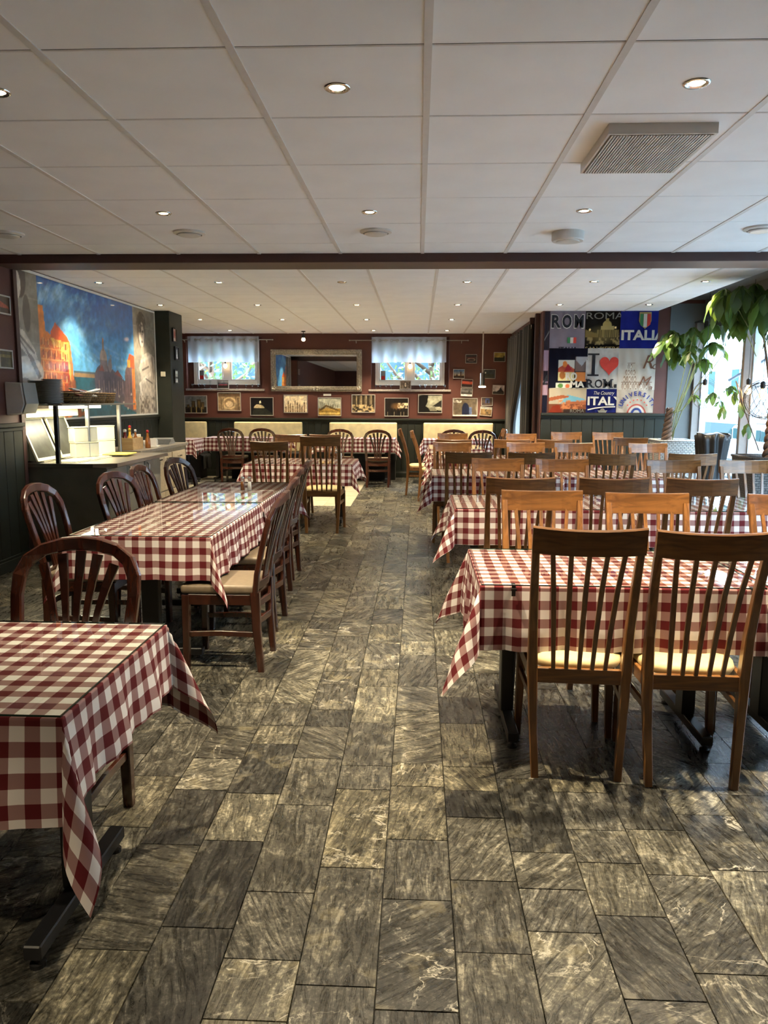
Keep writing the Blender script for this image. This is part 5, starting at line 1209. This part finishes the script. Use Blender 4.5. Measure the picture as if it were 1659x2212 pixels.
MB().box(-.30, -.20, -.70, .40, .42, .50).build('reflector', M['cream'], t)
al = bpy.data.lights.new('tube_light', 'AREA'); al.shape = 'RECTANGLE'; al.size = .12; al.size_y = 1.1; al.energy = 13; al.color = (1, .88, .6)
ao = bpy.data.objects.new('tube_light', al); C.objects.link(ao); ao.parent = t; ao.location = (.0, -.15, .49)
# slanted frames and white boxes behind the posts
for i, (y, lb) in enumerate(((7.05, 'slanted dark glass panel in cream frame, nearest on the counter'), (7.55, 'slanted dark glass panel in cream frame, behind the white boxes'))):
    p = thing('slanted_panel', lb, 'panel', (-3.52, y+.22, .935), 0, 'slanted panels on the buffet counter')
    mt = Matrix.Rotation(-.38, 4, 'Y')
    MB().box(-.008, .008, -.215, -.19, 0, .44, mt).box(-.008, .008, .19, .215, 0, .44, mt).box(-.008, .008, -.19, .19, 0, .03, mt).box(-.008, .008, -.19, .19, .41, .44, mt).build('panel_frame', M['cream'], p)
    MB().box(-.004, .004, -.19, .19, .03, .41, mt).build('dark_pane', M['darkpane'], p)
for i, (x, y, z, rz, lb) in enumerate(((-3.36, 7.72, .936, .12, 'white box, lower of the tilted pair'), (-3.37, 7.72, 1.087, .12, 'white box, upper of the tilted pair'), (-3.42, 8.28, .93, 0, 'white box, lower of the straight pair near the far post'), (-3.42, 8.28, 1.081, 0, 'white box, upper of the straight pair near the far post'))):
    b_ = thing('white_box', '%s on the buffet counter' % lb, 'box', (x, y, z), rz+.9 if i < 2 else .75, 'white boxes on the buffet counter')
    MB().box(-.135, .135, -.05, .05, 0, .14).build('box_body', M['cream'], b_, bev=.006); MB().box(-.139, .139, -.054, .054, .14, .15).build('box_lid', M['cream'], b_, bev=.003)
# plate stacks
ORD = 'first second third fourth fifth sixth seventh eighth ninth tenth eleventh twelfth thirteenth fourteenth fifteenth sixteenth seventeenth eighteenth'.split()
def make_plate():
    t = thing('plate', '', 'plate'); MB().lathe([(.045, 0), (.058, .003), (.091, .012), (.096, .016), (.090, .015), (.058, .007), (.002, .006)], 28).build('dish', M['porcelain'], t, smooth=True); return t
pl = Maker(make_plate())
for (x, y, n, w_) in ((-3.60, 7.32, 17, 'left'), (-3.42, 7.22, 18, 'right')):
    for k in range(n): pl((x+random.uniform(-.002, .002), y+random.uniform(-.002, .002), 1.466+.0125*k), random.random(), 'grey plate, %s from the top of the %s stack above the buffet' % (ORD[n-1-k], w_), 'plates stacked in the %s pile' % w_)
# bread baskets
def basket(x, y, rz, label, L=.34, full=True):
    t = thing('wicker_basket', label, 'basket', (x, y, 1.466), rz, 'wicker baskets on the shelf'); mb = MB(); n = 32; vs, fs = [], []
    prof = [(.80, 0), (.88, .03), (.96, .07), (1.0, .10), (1.03, .105), (1.0, .112), (.94, .10), (.80, .02), (.1, .015)]
    for (k, z) in prof:
        for i in range(n): a = 2*PI*i/n; vs.append((L/2*k*math.cos(a), L*.32*k*math.sin(a), z))
    for j in range(len(prof)-1):
        for i in range(n): q = j*n+i; r2 = j*n+(i+1) % n; fs.append((q, r2, r2+n, q+n))
    fs += [tuple(range(n-1, -1, -1)), tuple((len(prof)-1)*n+i for i in range(n))]
    mb.add(vs, fs); mb.build('woven_body', M['basket'], t, smooth=True)
    if full:
        rng = random.Random(int(x*100+y*10))
        for i in range(6):
            c = thing('cutlery_napkin', 'folded napkin, %s from below in the basket %s' % (ORD[i], 'nearest the plates' if y < 8 else 'at mid shelf'), 'napkin', (x+rng.uniform(-.04, .04), y+rng.uniform(-.10, .10), 1.53+.012*i), rng.uniform(0, 3), 'napkins in the wicker baskets')
            mt = Matrix.Rotation(rng.uniform(-.35, .35), 4, 'X')
            MB().box(-.03, .03, -.09, .09, 0, .016, mt).build('napkin', M['whiteporc'] if i % 2 else M['terracotta'], c, bev=.004)
basket(-3.50, 7.88, .9, 'round brown wicker basket, nearest the plates', .36); basket(-3.50, 8.28, .9, 'brown wicker basket, heaped in the middle of the shelf', .34); basket(-3.52, 8.68, .9, 'empty brown wicker basket, farthest on the shelf', .26, False)
# sideboard
t = thing('sideboard', 'grey oak sideboard with drawers beyond the buffet counter', 'cabinet', (-3.50, 9.78, 0))
MB().box(-.27, .27, -.92, .92, .06, .885).build('carcass', M['pale_wood'], t, bev=.003); MB().box(-.26, .22, -.88, .88, 0, .06).build('plinth', M['black'], t)
MB().box(-.27, .31, -.94, .94, .885, .92).build('worktop', M['worktop'], t, bev=.004)
for i, (y0, y1) in enumerate(((-.43, -.06), (-.05, .26), (.29, .84))):
    for (z0, z1) in ((.36, .83), (.08, .345)):
        d = MB().box(.27, .288, y0, y1, z0, z1).build('drawer', M['pale_wood'], t, bev=.003)
        yc = (y0+y1)/2; MB().box(.29, .315, yc-.06, yc+.06, z1-.075, z1-.06).box(.288, .30, yc-.06, yc-.05, z1-.075, z1-.06).box(.288, .30, yc+.05, yc+.06, z1-.075, z1-.06).build('handle', M['chrome'], d, bev=.002)
# things on the worktop
t = thing('wooden_crate', 'light wooden box holding bottles on the sideboard', 'crate', (-3.42, 9.15, .92))
MB().box(-.09, .09, -.17, -.16, 0, .14).box(-.09, .09, .16, .17, 0, .14).box(-.09, -.08, -.16, .16, 0, .14).box(.08, .09, -.16, .16, 0, .14).box(-.08, .08, -.16, .16, 0, .01).build('crate_body', M['crate'], t, bev=.002)
def bottle(x, y, z, h, r, body, cap, label, pour=False):
    t = thing('sauce_bottle', label, 'bottle', (x, y, z), 0, 'bottles and shakers on the sideboard')
    MB().lathe([(r*.95, 0), (r, .006), (r*.92, h*.45), (r*.45, h*.68), (r*.38, h*.85)], 16).build('bottle_body', M[body], t, smooth=True)
    MB().lathe([(r*.48, h*.85), (r*.48, h*.97), (r*.2, h)], 14).build('cap', M[cap], t, smooth=True)
bottle(-3.44, 9.03, .932, .23, .04, 'ketchup', 'white', 'ketchup bottle with white cap in the wooden box')
bottle(-3.42, 9.13, .932, .24, .032, 'mustard', 'mustard', 'slim mustard bottle in the wooden box'); bottle(-3.45, 9.22, .932, .27, .036, 'clear', 'red', 'clear bottle with red cap in the wooden box'); bottle(-3.41, 9.29, .932, .22, .03, 'oilbrown', 'white', 'brown dressing bottle with white cap in the wooden box')
bottle(-3.30, 9.40, .92, .22, .033, 'oilbrown', 'red', 'amber vinegar bottle with red cap beside the wooden box')
bottle(-3.52, 9.50, .92, .17, .028, 'clear', 'chrome', 'clear oil cruet behind the amber bottle')
def make_cup():
    t = thing('coffee_cup', '', 'cup'); MB().lathe([(.026, 0), (.03, .006), (.04, .05), (.042, .075), (.038, .075), (.036, .05), (.026, .012), (.002, .01)], 18).build('bowl', M['whiteporc'], t, smooth=True)
    MB().tube([(.038+.028*math.sin(k*PI/6), 0, .04+.024*math.cos(k*PI/6)) for k in range(7)], .005, 6).build('handle', M['whiteporc'], t, smooth=True); return t
cup = Maker(make_cup()); k = 0
for (x, y, z, lb) in ((-3.56, 9.60, .92, 'lower left'), (-3.56, 9.71, .92, 'lower middle'), (-3.56, 9.82, .92, 'lower right'), (-3.56, 9.65, .995, 'upper left'), (-3.56, 9.77, .995, 'upper right'), (-3.45, 9.77, .92, 'front')):
    cup((x, y, z), -.6, 'white coffee cup on the sideboard, %s of the pile' % lb, 'white cups piled on the sideboard')
t = thing('napkin_holder', 'white paper napkins fanned on a small tray on the sideboard', 'napkins', (-3.33, 9.66, .92), .2)
MB().box(-.08, .08, -.11, .11, 0, .012).build('tray', M['whiteporc'], t, bev=.003)
for k in range(6): MB().box(-.06, .06, -.09+.025*k, -.078+.025*k, .012, .12-.008*k, Matrix.Rotation(.1, 4, 'X')).build('napkin', M['whiteporc'], t, bev=.002)
for k in range(4):
    b_ = thing('menu_booklet', 'pale checked booklet in the flat pile at the sideboard end, number %s from below' % ('one', 'two', 'three', 'four')[k], 'booklet', (-3.42, 10.30, .92+.018*k), .1+.04*k, 'flat booklets at the sideboard end')
    MB().box(-.13, .13, -.20, .20, 0, .006).box(-.13, .13, -.20, .20, .011, .017).build('cover', M['greyplast'], b_); MB().box(-.125, .125, -.195, .195, .006, .011).build('pages', M['whiteporc'], b_)
t = thing('light_switch', 'small cream light switch on the front of the left pillar', 'switch', (-3.715, 11.338, 1.87)); MB().box(-.035, .035, -.012, 0, -.035, .035).build('plate', M['cream'], t, bev=.004); MB().box(-.02, .02, -.018, -.012, -.022, .022).build('rocker', M['cream'], t, bev=.002)
# paper dispenser on the near left wall
t = thing('paper_dispenser', 'white paper towel dispenser with grey front on the near left wall', 'dispenser', (XL, 6.86, 1.37)); MB().prism([(0, 0), (.14, .02), (.17, .10), (.15, .28), (0, .29)], -.12, .12).build('housing', M['white'], t, bev=.008)
MB().prism([(.142, .02), (.150, .015), (.184, .10), (.162, .285), (.154, .28), (.174, .10)], -.115, .115).build('front_cover', M['greyplast'], t)

# ------------------------------------------------------------------ planters, plants, wire pendants
def planter(name, x, y, h, wt, wb, mat, label, rz=0):
    t = thing(name, label, 'planter', (x, y, 0), rz); mb = MB()
    def ring(w_, z): return [(-w_, -w_, z), (w_, -w_, z), (w_, w_, z), (-w_, w_, z)]
    vs = ring(wb, 0)+ring(wt, h)+ring(wt-.03, h)+ring(wt-.035, h-.06); fs = [(0, 1, 2, 3)]
    for j in range(3):
        for i in range(4): q = j*4+i; r2 = j*4+(i+1) % 4; fs.append((q, r2, r2+4, q+4))
    mb.add(vs, fs); mb.build('wicker_body', M[mat], t)
    MB().box(-wt+.036, wt-.036, -wt+.036, wt-.036, h-.09, h-.05).build('soil', M['soil'], t)
    rim = MB(); 
    for (a, b_) in (((-wt, -wt), (wt, -wt)), ((wt, -wt), (wt, wt)), ((wt, wt), (-wt, wt)), ((-wt, wt), (-wt, -wt))): rim.tube([(a[0], a[1], h), (b_[0], b_[1], h)], .014, 8)
    rim.build('rim', M[mat], t, smooth=True); return t
planter('wicker_planter', 3.44, 10.72, .99, .24, .20, 'wick_w', 'tall white wicker planter before the glass front')
planter('wicker_planter', 3.62, 8.20, .95, .27, .22, 'wick_d', 'tall dark brown wicker planter at the right edge')
t = thing('draped_pot', 'tall black pleated pot between the two wicker planters', 'pot', (3.56, 9.62, 0)); mb = MB(); n = 60; vs, fs = [], []
for j in range(15):
    f = j/14; z = 1.12*f; r = .09+.10*f**1.3
    for i in range(n): a = 2*PI*i/n; k = 1+.09*math.sin(a*11+f*2.5)*(.4+f)+.04*math.sin(a*4+f*5); vs.append((r*k*math.cos(a), r*k*math.sin(a), z-(.02*math.sin(a*5) if j == 14 else 0)))
for j in range(14):
    for i in range(n): q = j*n+i; r2 = j*n+(i+1) % n; fs.append((q, r2, r2+n, q+n))
fs.append(tuple(range(n-1, -1, -1))); fs.append(tuple(14*n+i for i in range(n))); mb.add(vs, fs); mb.build('pleated_body', M['black'], t, smooth=True)

def leaf_mesh(L, w_, curl, seed):
    rng = random.Random(seed); n = 9; mb = MB(); vs, fs = [], []
    for i in range(n):
        f = i/(n-1); ww = w_*math.sin(PI*min(1, f*.92+.06))**.8*(1 if f < .98 else .05); y = L*f; z = -curl*L*f*f
        wav = .01*math.sin(f*14+seed)
        vs += [(-ww, y, z+.25*ww+wav), (-ww*.5, y, z+.06*ww), (0, y, z-.04*ww), (ww*.5, y, z+.06*ww), (ww, y, z+.25*ww-wav)]
    for i in range(n-1):
        for k in range(4): q = i*5+k; fs.append((q, q+1, q+6, q+5))
    mb.add(vs, fs); me = mb.mesh('leaf', smooth=True); me.materials.append(M['leaf']); return me
LEAF = [leaf_mesh(.27, .062, .30, 1), leaf_mesh(.21, .046, .25, 2), leaf_mesh(.33, .075, .42, 3), leaf_mesh(.15, .024, .2, 4)]
def palm(t, p, d, n, kinds, rng, sc_=1.0, droop=-.6):
    """a whorl of leaflets at p around hanging direction d"""
    p = Vector(p); a0 = rng.uniform(0, 6)
    for i in range(n):
        a = a0+2*PI*i/n; v = Vector((math.cos(a), math.sin(a), droop+rng.uniform(-.35, .25)))+Vector(d)*.5; v.normalize()
        o = place('leaf', LEAF[rng.choice(kinds)], t, tuple(p)); q = v.to_track_quat('Y', 'Z'); o.rotation_mode = 'QUATERNION'; o.rotation_quaternion = q
        s_ = sc_*rng.uniform(.8, 1.15); o.scale = (s_,)*3
def braid(t, x, y, z0, z1, r, top=None, lean=(0, 0)):
    for k in range(3):
        pts = []
        for i in range(26):
            f = i/25; a = f*2*PI*2.6+k*2*PI/3; rr = r*(1-.35*f)
            pts.append((x+lean[0]*f+rr*math.cos(a), y+lean[1]*f+rr*math.sin(a), z0+(z1-z0)*f))
        MB().tube(pts, [r*.62*(1-.4*i/25) for i in range(26)], 8).build('trunk_strand', M['bark'], t, smooth=True)
rng = random.Random(21)
# tree 1 in the dark planter: crown spreading under the ceiling
bx_, by_ = 3.62, 8.20
t = thing('braided_tree', 'tall braided-trunk plant spreading under the ceiling from the dark wicker planter', 'plant', (bx_, by_, .87))
braid(t, 0, 0, 0, .62, .045, lean=(.0, 0))
tips = []
br = [[(0, 0, .6), (.05, -.1, .9), (.0, -.25, 1.3), (-.05, -.35, 1.75)], [(0, 0, .6), (-.06, .0, .9), (-.12, .05, 1.3), (-.20, .1, 1.78)], [(0, 0, .6), (.10, .05, .85), (.16, -.1, 1.2), (.12, -.3, 1.7)], [(0, 0, .55), (.10, -.15, .8), (.2, -.35, 1.1), (.2, -.5, 1.55)], [(0, 0, .62), (-.02, .02, 1.0), (-.03, 0, 1.4), (-.05, 0, 1.8)]]
for b_ in br: MB().tube(b_, [.020, .014, .010, .007], 7).build('branch', M['bark'], t, smooth=True)
for (x, y, z, n, kd) in ((-.22, .1, 1.82, 7, (0, 2)), (-.05, -.35, 1.78, 7, (0, 2)), (-.36, -.05, 1.74, 6, (0, 2)), (-.48, -.2, 1.76, 7, (0, 2)), (-.12, -.15, 1.80, 7, (0, 2)), (.05, -.05, 1.84, 7, (2, 0)), (.12, -.3, 1.72, 7, (0, 2)), (-.30, -.35, 1.66, 6, (0, 2)), (.2, -.5, 1.58, 6, (0, 1)), (.0, -.5, 1.70, 7, (0, 2)), (-.50, .15, 1.62, 6, (0, 1)), (-.15, .2, 1.62, 6, (0, 1)), (.1, .1, 1.60, 6, (0, 1)), (-.25, -.10, 1.50, 6, (0, 1)), (.0, -.2, 1.52, 6, (0, 1)), (-.38, .05, 1.45, 5, (0, 1)), (-.20, -.55, 1.75, 6, (0, 2)), (.15, -.65, 1.7, 6, (0, 2)), (-.45, .3, 1.80, 7, (0, 2)), (-.30, .35, 1.72, 7, (0, 2)), (-.05, .3, 1.78, 7, (0, 2)), (-.1, .05, 1.66, 6, (0, 2)), (.12, .35, 1.70, 6, (0, 2)), (-.55, .0, 1.70, 6, (0, 2)), (-.35, .2, 1.58, 6, (0, 2)), (0, .0, 1.40, 5, (0, 1))):
    MB().tube([(x*.5, y*.5, z-.35), (x*.85, y*.85, z-.05), (x, y, z)], .005, 5).build('twig', M['stem'], t, smooth=True)
    palm(t, (x, y, z), (0, 0, -.3), n, kd, rng, 1.0, -.9)
# tree 2 in the white planter
t = thing('braided_tree', 'braided-trunk plant with pale stems leaning from the white wicker planter', 'plant', (3.40, 10.72, .90))
braid(t, -.05, 0, 0, .52, .05, lean=(.03, 0))
for i in range(9):
    a = rng.uniform(-.3, .3); tx_, ty = .12+.42*i/9+rng.uniform(-.04, .04), -.1-.5*rng.random(); z = .85+.55*rng.random()
    MB().tube([(-.02+.05*rng.random(), 0, .02 if i % 2 else .45), (.0+tx_*.25, ty*.2, .5), (tx_*.6, ty*.6, z*.8), (tx_, ty, z+.2)], [.007, .006, .005, .004], 6).build('stem', M['stem'], t, smooth=True)
for (x, y, z, n, sc2) in ((-.02, -.05, 1.50, 6, 1.0), (.12, -.3, 1.55, 6, 1.0), (.32, -.5, 1.35, 6, 1.05), (.18, -.1, 1.35, 6, 1.0), (.10, -.3, 1.25, 5, .9), (.25, -.4, 1.15, 6, .95), (.35, -.35, 1.6, 6, 1.1), (.05, 0, 1.2, 6, .9), (-.10, .1, 1.42, 7, 1.1), (.0, .15, 1.55, 7, 1.15), (.02, .1, 1.32, 6, 1.05), (.15, .1, 1.5, 7, 1.1), (.42, -.9, .80, 7, .8), (.25, -.8, .72, 7, .8), (.12, -.5, .70, 6, .75), (.45, -.5, .62, 5, .7)):
    palm(t, (x, y, z), (0, 0, -.2), n, (0, 1) if sc2 > .85 else (3, 1), rng, sc2, -.7)
# small side twigs of tree 1 reaching down in front of the glass
t = thing('creeping_plant', 'thin drooping branch with bright leaves in front of the glass post', 'plant', (3.55, 8.9, .9))
MB().tube([(.05, -.5, .1), (-.05, -.2, .62), (.0, .1, .84), (.15, .3, .72), (.2, .35, .55)], .006, 6).build('stem', M['bark'], t, smooth=True)
for (x, y, z) in ((.15, .3, .60), (.0, .1, .72), (.2, .2, .36), (-.05, .3, .55)): palm(t, (x, y, z), (0, 0, -.6), 4, (3, 1), rng, .8, -1.6)
def wire_pendant(x, y, z, R_, label, nr, dark=True):
    t = thing('wire_pendant_lamp', label, 'lamp', (x, y, z), 0, 'bare bulb pendants with wire rings')
    MB().tube([(0, 0, .11), (0, 0, ZF-z+.1)], .003, 6).build('cord', M['wire'], t); MB().lathe([(.014, .04), (.024, .055), (.024, .10), (.008, .115)], 14).build('socket', M['wire'], t, smooth=True)
    MB().lathe([(.012, .045), (.022, .02), (.036, -.02), (.034, -.045), (.018, -.062), (.002, -.066)], 16).build('bulb', M['bulb'], t, smooth=True)
    rg = random.Random(int(x*77))
    for i in range(nr):
        mt = Matrix.Rotation(rg.uniform(0, 3.1), 4, 'Z') @ Matrix.Rotation(PI/2+rg.uniform(-.5, .5), 4, 'X'); r = R_*rg.uniform(.75, 1.0); off = Vector((rg.uniform(-.03, .03), rg.uniform(-.03, .03), -.06+rg.uniform(-.03, .02)))
        MB().tube([mt @ Vector((r*math.cos(k*PI/14), r*math.sin(k*PI/14), 0))+off for k in range(29)], .0025 if dark else .0015, 5).build('wire_ring', M['wire'], t, smooth=True)
    l = bpy.data.lights.new('bulb_light', 'POINT'); l.energy = 6; l.color = (1, .65, .3); l.shadow_soft_size = .04; o = bpy.data.objects.new('bulb_light', l); C.objects.link(o); o.parent = t; o.location = (0, 0, -.09)
wire_pendant(3.37, 9.45, 1.66, .19, 'bare bulb pendant with faint thin rings left of the glass post', 7, False)
wire_pendant(3.40, 7.95, 1.60, .20, 'bulb pendant inside a ball of dark wire rings before the braided trunk', 13)
wire_pendant(3.75, 9.15, 1.66, .12, 'small bulb pendant just left of the taupe window post', 3, False)
t = thing('curtain_rail', 'black curtain rail with hooks above the glass front', 'rail', (3.85, 9.6, 2.60)); MB().tube([(0, -1.9, 0), (0, 1.7, 0)], .014, 8).build('rail', M['black'], t, smooth=True)
for y in (-1.2, 0, 1.3): MB().box(-.01, .15, y-.012, y+.012, -.012, .012).build('bracket', M['black'], t)

# ------------------------------------------------------------------ outside, street side
ground = MB().box(4.25, 60, -40, 110, -.62, -.55).build('street', M['asphalt']); struct(ground)
struct(MB().box(4.2, 6.2, -10, 40, -.55, -.02).build('pavement', M['plinth']))
bl = thing('street_building', 'long white rendered building across the street', 'building', (14.0, 30, -.55))
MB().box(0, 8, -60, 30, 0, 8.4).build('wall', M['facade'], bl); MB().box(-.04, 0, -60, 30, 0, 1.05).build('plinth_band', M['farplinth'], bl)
for fl_ in (0, 1):
    for k in range(-14, 8):
        y = 5.0+3.7*k; z0 = 2.32+2.9*fl_
        f = MB().box(-.05, .02, y-.95, y+.95, z0-.06, z0+1.22).build('window', M['winframe'], bl)
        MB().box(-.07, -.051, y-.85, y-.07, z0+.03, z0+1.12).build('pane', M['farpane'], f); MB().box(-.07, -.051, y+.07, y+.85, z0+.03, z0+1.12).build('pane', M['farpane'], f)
# white estate car
t = thing('parked_car', 'white estate car parked across the street behind the glass', 'car', (8.9, 19.9, -.55))
prof = [(-2.35, .35), (-2.38, .75), (-2.25, .98), (-1.15, 1.08), (-.45, 1.46), (1.75, 1.47), (2.15, 1.05), (2.3, .95), (2.32, .40), (1.9, .25), (-2.0, .25)]
prof = [(-x, z) for x, z in prof]  # tail towards the camera side
RY = Matrix(((0, 1, 0, 0), (1, 0, 0, 0), (0, 0, 1, 0), (0, 0, 0, 1)))
MB().prism(prof, -.85, .85, RY).build('body', M['carpaint'], t, bev=.05, smooth=False)
for (a, b_, c_, d_) in ((1.05, 1.10, .55, 1.38), (.45, 1.12, -.35, 1.38), (-.40, 1.12, -1.15, 1.38), (-1.2, 1.12, -1.75, 1.36)):
    MB().prism([(a, b_), (min(a, c_+1.2) if a < 1 else .55, d_), (c_, d_), (c_, b_)], -.865, -.852, RY).build('side_window', M['farpane'], t)
for y in (1.45, -1.4):
    wl = MB().lathe([(.10, -.11), (.31, -.11), (.33, -.09), (.33, .09), (.31, .11), (.10, .11)], 28, mt=Matrix.Translation((-.80, y, .33)) @ Matrix.Rotation(PI/2, 4, 'Y')).build('wheel', M['tyre'], t)
    MB().lathe([(.02, -.125), (.20, -.115), (.22, -.10)], 20, mt=Matrix.Translation((-.80, y, .33)) @ Matrix.Rotation(PI/2, 4, 'Y')).build('hubcap', M['steel'], wl)
MB().box(-.87, -.60, -2.33, -2.08, .78, 1.02).build('tail_light', M['taillight'], t, bev=.02)
MB().box(-.868, -.852, -2.0, 2.1, .56, .59).build('side_trim', M['tyre'], t)
for s_ in (-1, 1): MB().tube([(s_*.62, -1.6, 1.46), (s_*.62, -1.5, 1.52), (s_*.62, .3, 1.52), (s_*.62, .45, 1.46)], .016, 8).build('roof_rail', M['tyre'], t, smooth=True)
# awning outside the glass
t = thing('awning', 'dark grey awning with slanted arm outside the glass front', 'awning', (4.3, 9.0, 0))
mb = MB(); vs, fs = [], []
for j in range(2):
    for i in range(13):
        a = i/12; y = -3.2+4.0*a; vs.append((1.15, y, 2.42+.10*math.cos(a*PI*3) if j else 2.80)); 
for i in range(12): fs.append((i, i+1, 14+i, 13+i))
mb.add(vs, fs); mb.build('valance', M['awning'], t); MB().prism([(0, 2.95), (1.15, 2.80), (1.15, 2.81), (0, 2.96)], -3.2, .8).build('canopy', M['awning'], t)
MB().tube([(.02, 2.2, 1.80), (1.1, .75, 2.75)], .022, 8).build('support_arm', M['alu'], t, smooth=True)
# garden behind the back wall
struct(MB().box(-20, 4.2, YB+.4, 60, -.3, -.2).build('garden_ground', M['soil']))
def leafy_tree(x, y, h, r, n, seed, label, tw=.10):
    t = thing('garden_tree', label, 'tree', (x, y, -.2), 0, 'trees behind the back windows'); rg = random.Random(seed)
    MB().tube([(0, 0, 0), (.1, 0, h*.3), (-.05, 0, h*.6), (.1, 0, h*.9)], [tw, tw*.8, tw*.6, .03], 10).build('trunk', M['bark'], t, smooth=True)
    for k in range(6):
        a = rg.uniform(0, 6); z = h*rg.uniform(.3, .6); MB().tube([(0, 0, z), (r*.5*math.cos(a), r*.5*math.sin(a), z+h*.12), (r*.9*math.cos(a), r*.9*math.sin(a), z+h*.3)], [tw*.5, tw*.35, .015], 7).build('branch', M['bark'], t, smooth=True)
    mb = MB()
    for k in range(n):
        a = rg.uniform(0, 2*PI); q = rg.random()**.5*r; z = h*rg.uniform(.28, 1.05); c = Vector((q*math.cos(a), q*math.sin(a), z)); s_ = rg.uniform(.05, .11)
        u = Vector((rg.gauss(0, 1), rg.gauss(0, 1), rg.gauss(0, 1))).normalized(); v = u.orthogonal().normalized()
        mb.add([c-u*s_, c+v*s_*.5, c+u*s_, c-v*s_*.5], [(0, 1, 2, 3)])
    o = mb.build('foliage', M['leafout'], t); o['kind'] = 'stuff'
leafy_tree(-5.2, 19.5, 5.5, 1.9, 2600, 1, 'leafy tree behind the left back window'); leafy_tree(.3, 18.8, 4.8, 1.7, 1900, 2, 'yellowing tree behind the right back window')
hs = thing('sky_screen_wall', 'added blue-grey screen wall hiding the sky behind the garden trees', 'wall', (-2, 26, -.2)); MB().box(-16, 6, 0, .3, 0, 11).build('wall', M['screenwall'], hs); MB().box(-16.05, 6.05, -.05, .35, 11, 11.1).build('coping', M['farplinth'], hs)  # added wall, made tall to keep bright sky out of the back windows
bpy.context.view_layer.update()
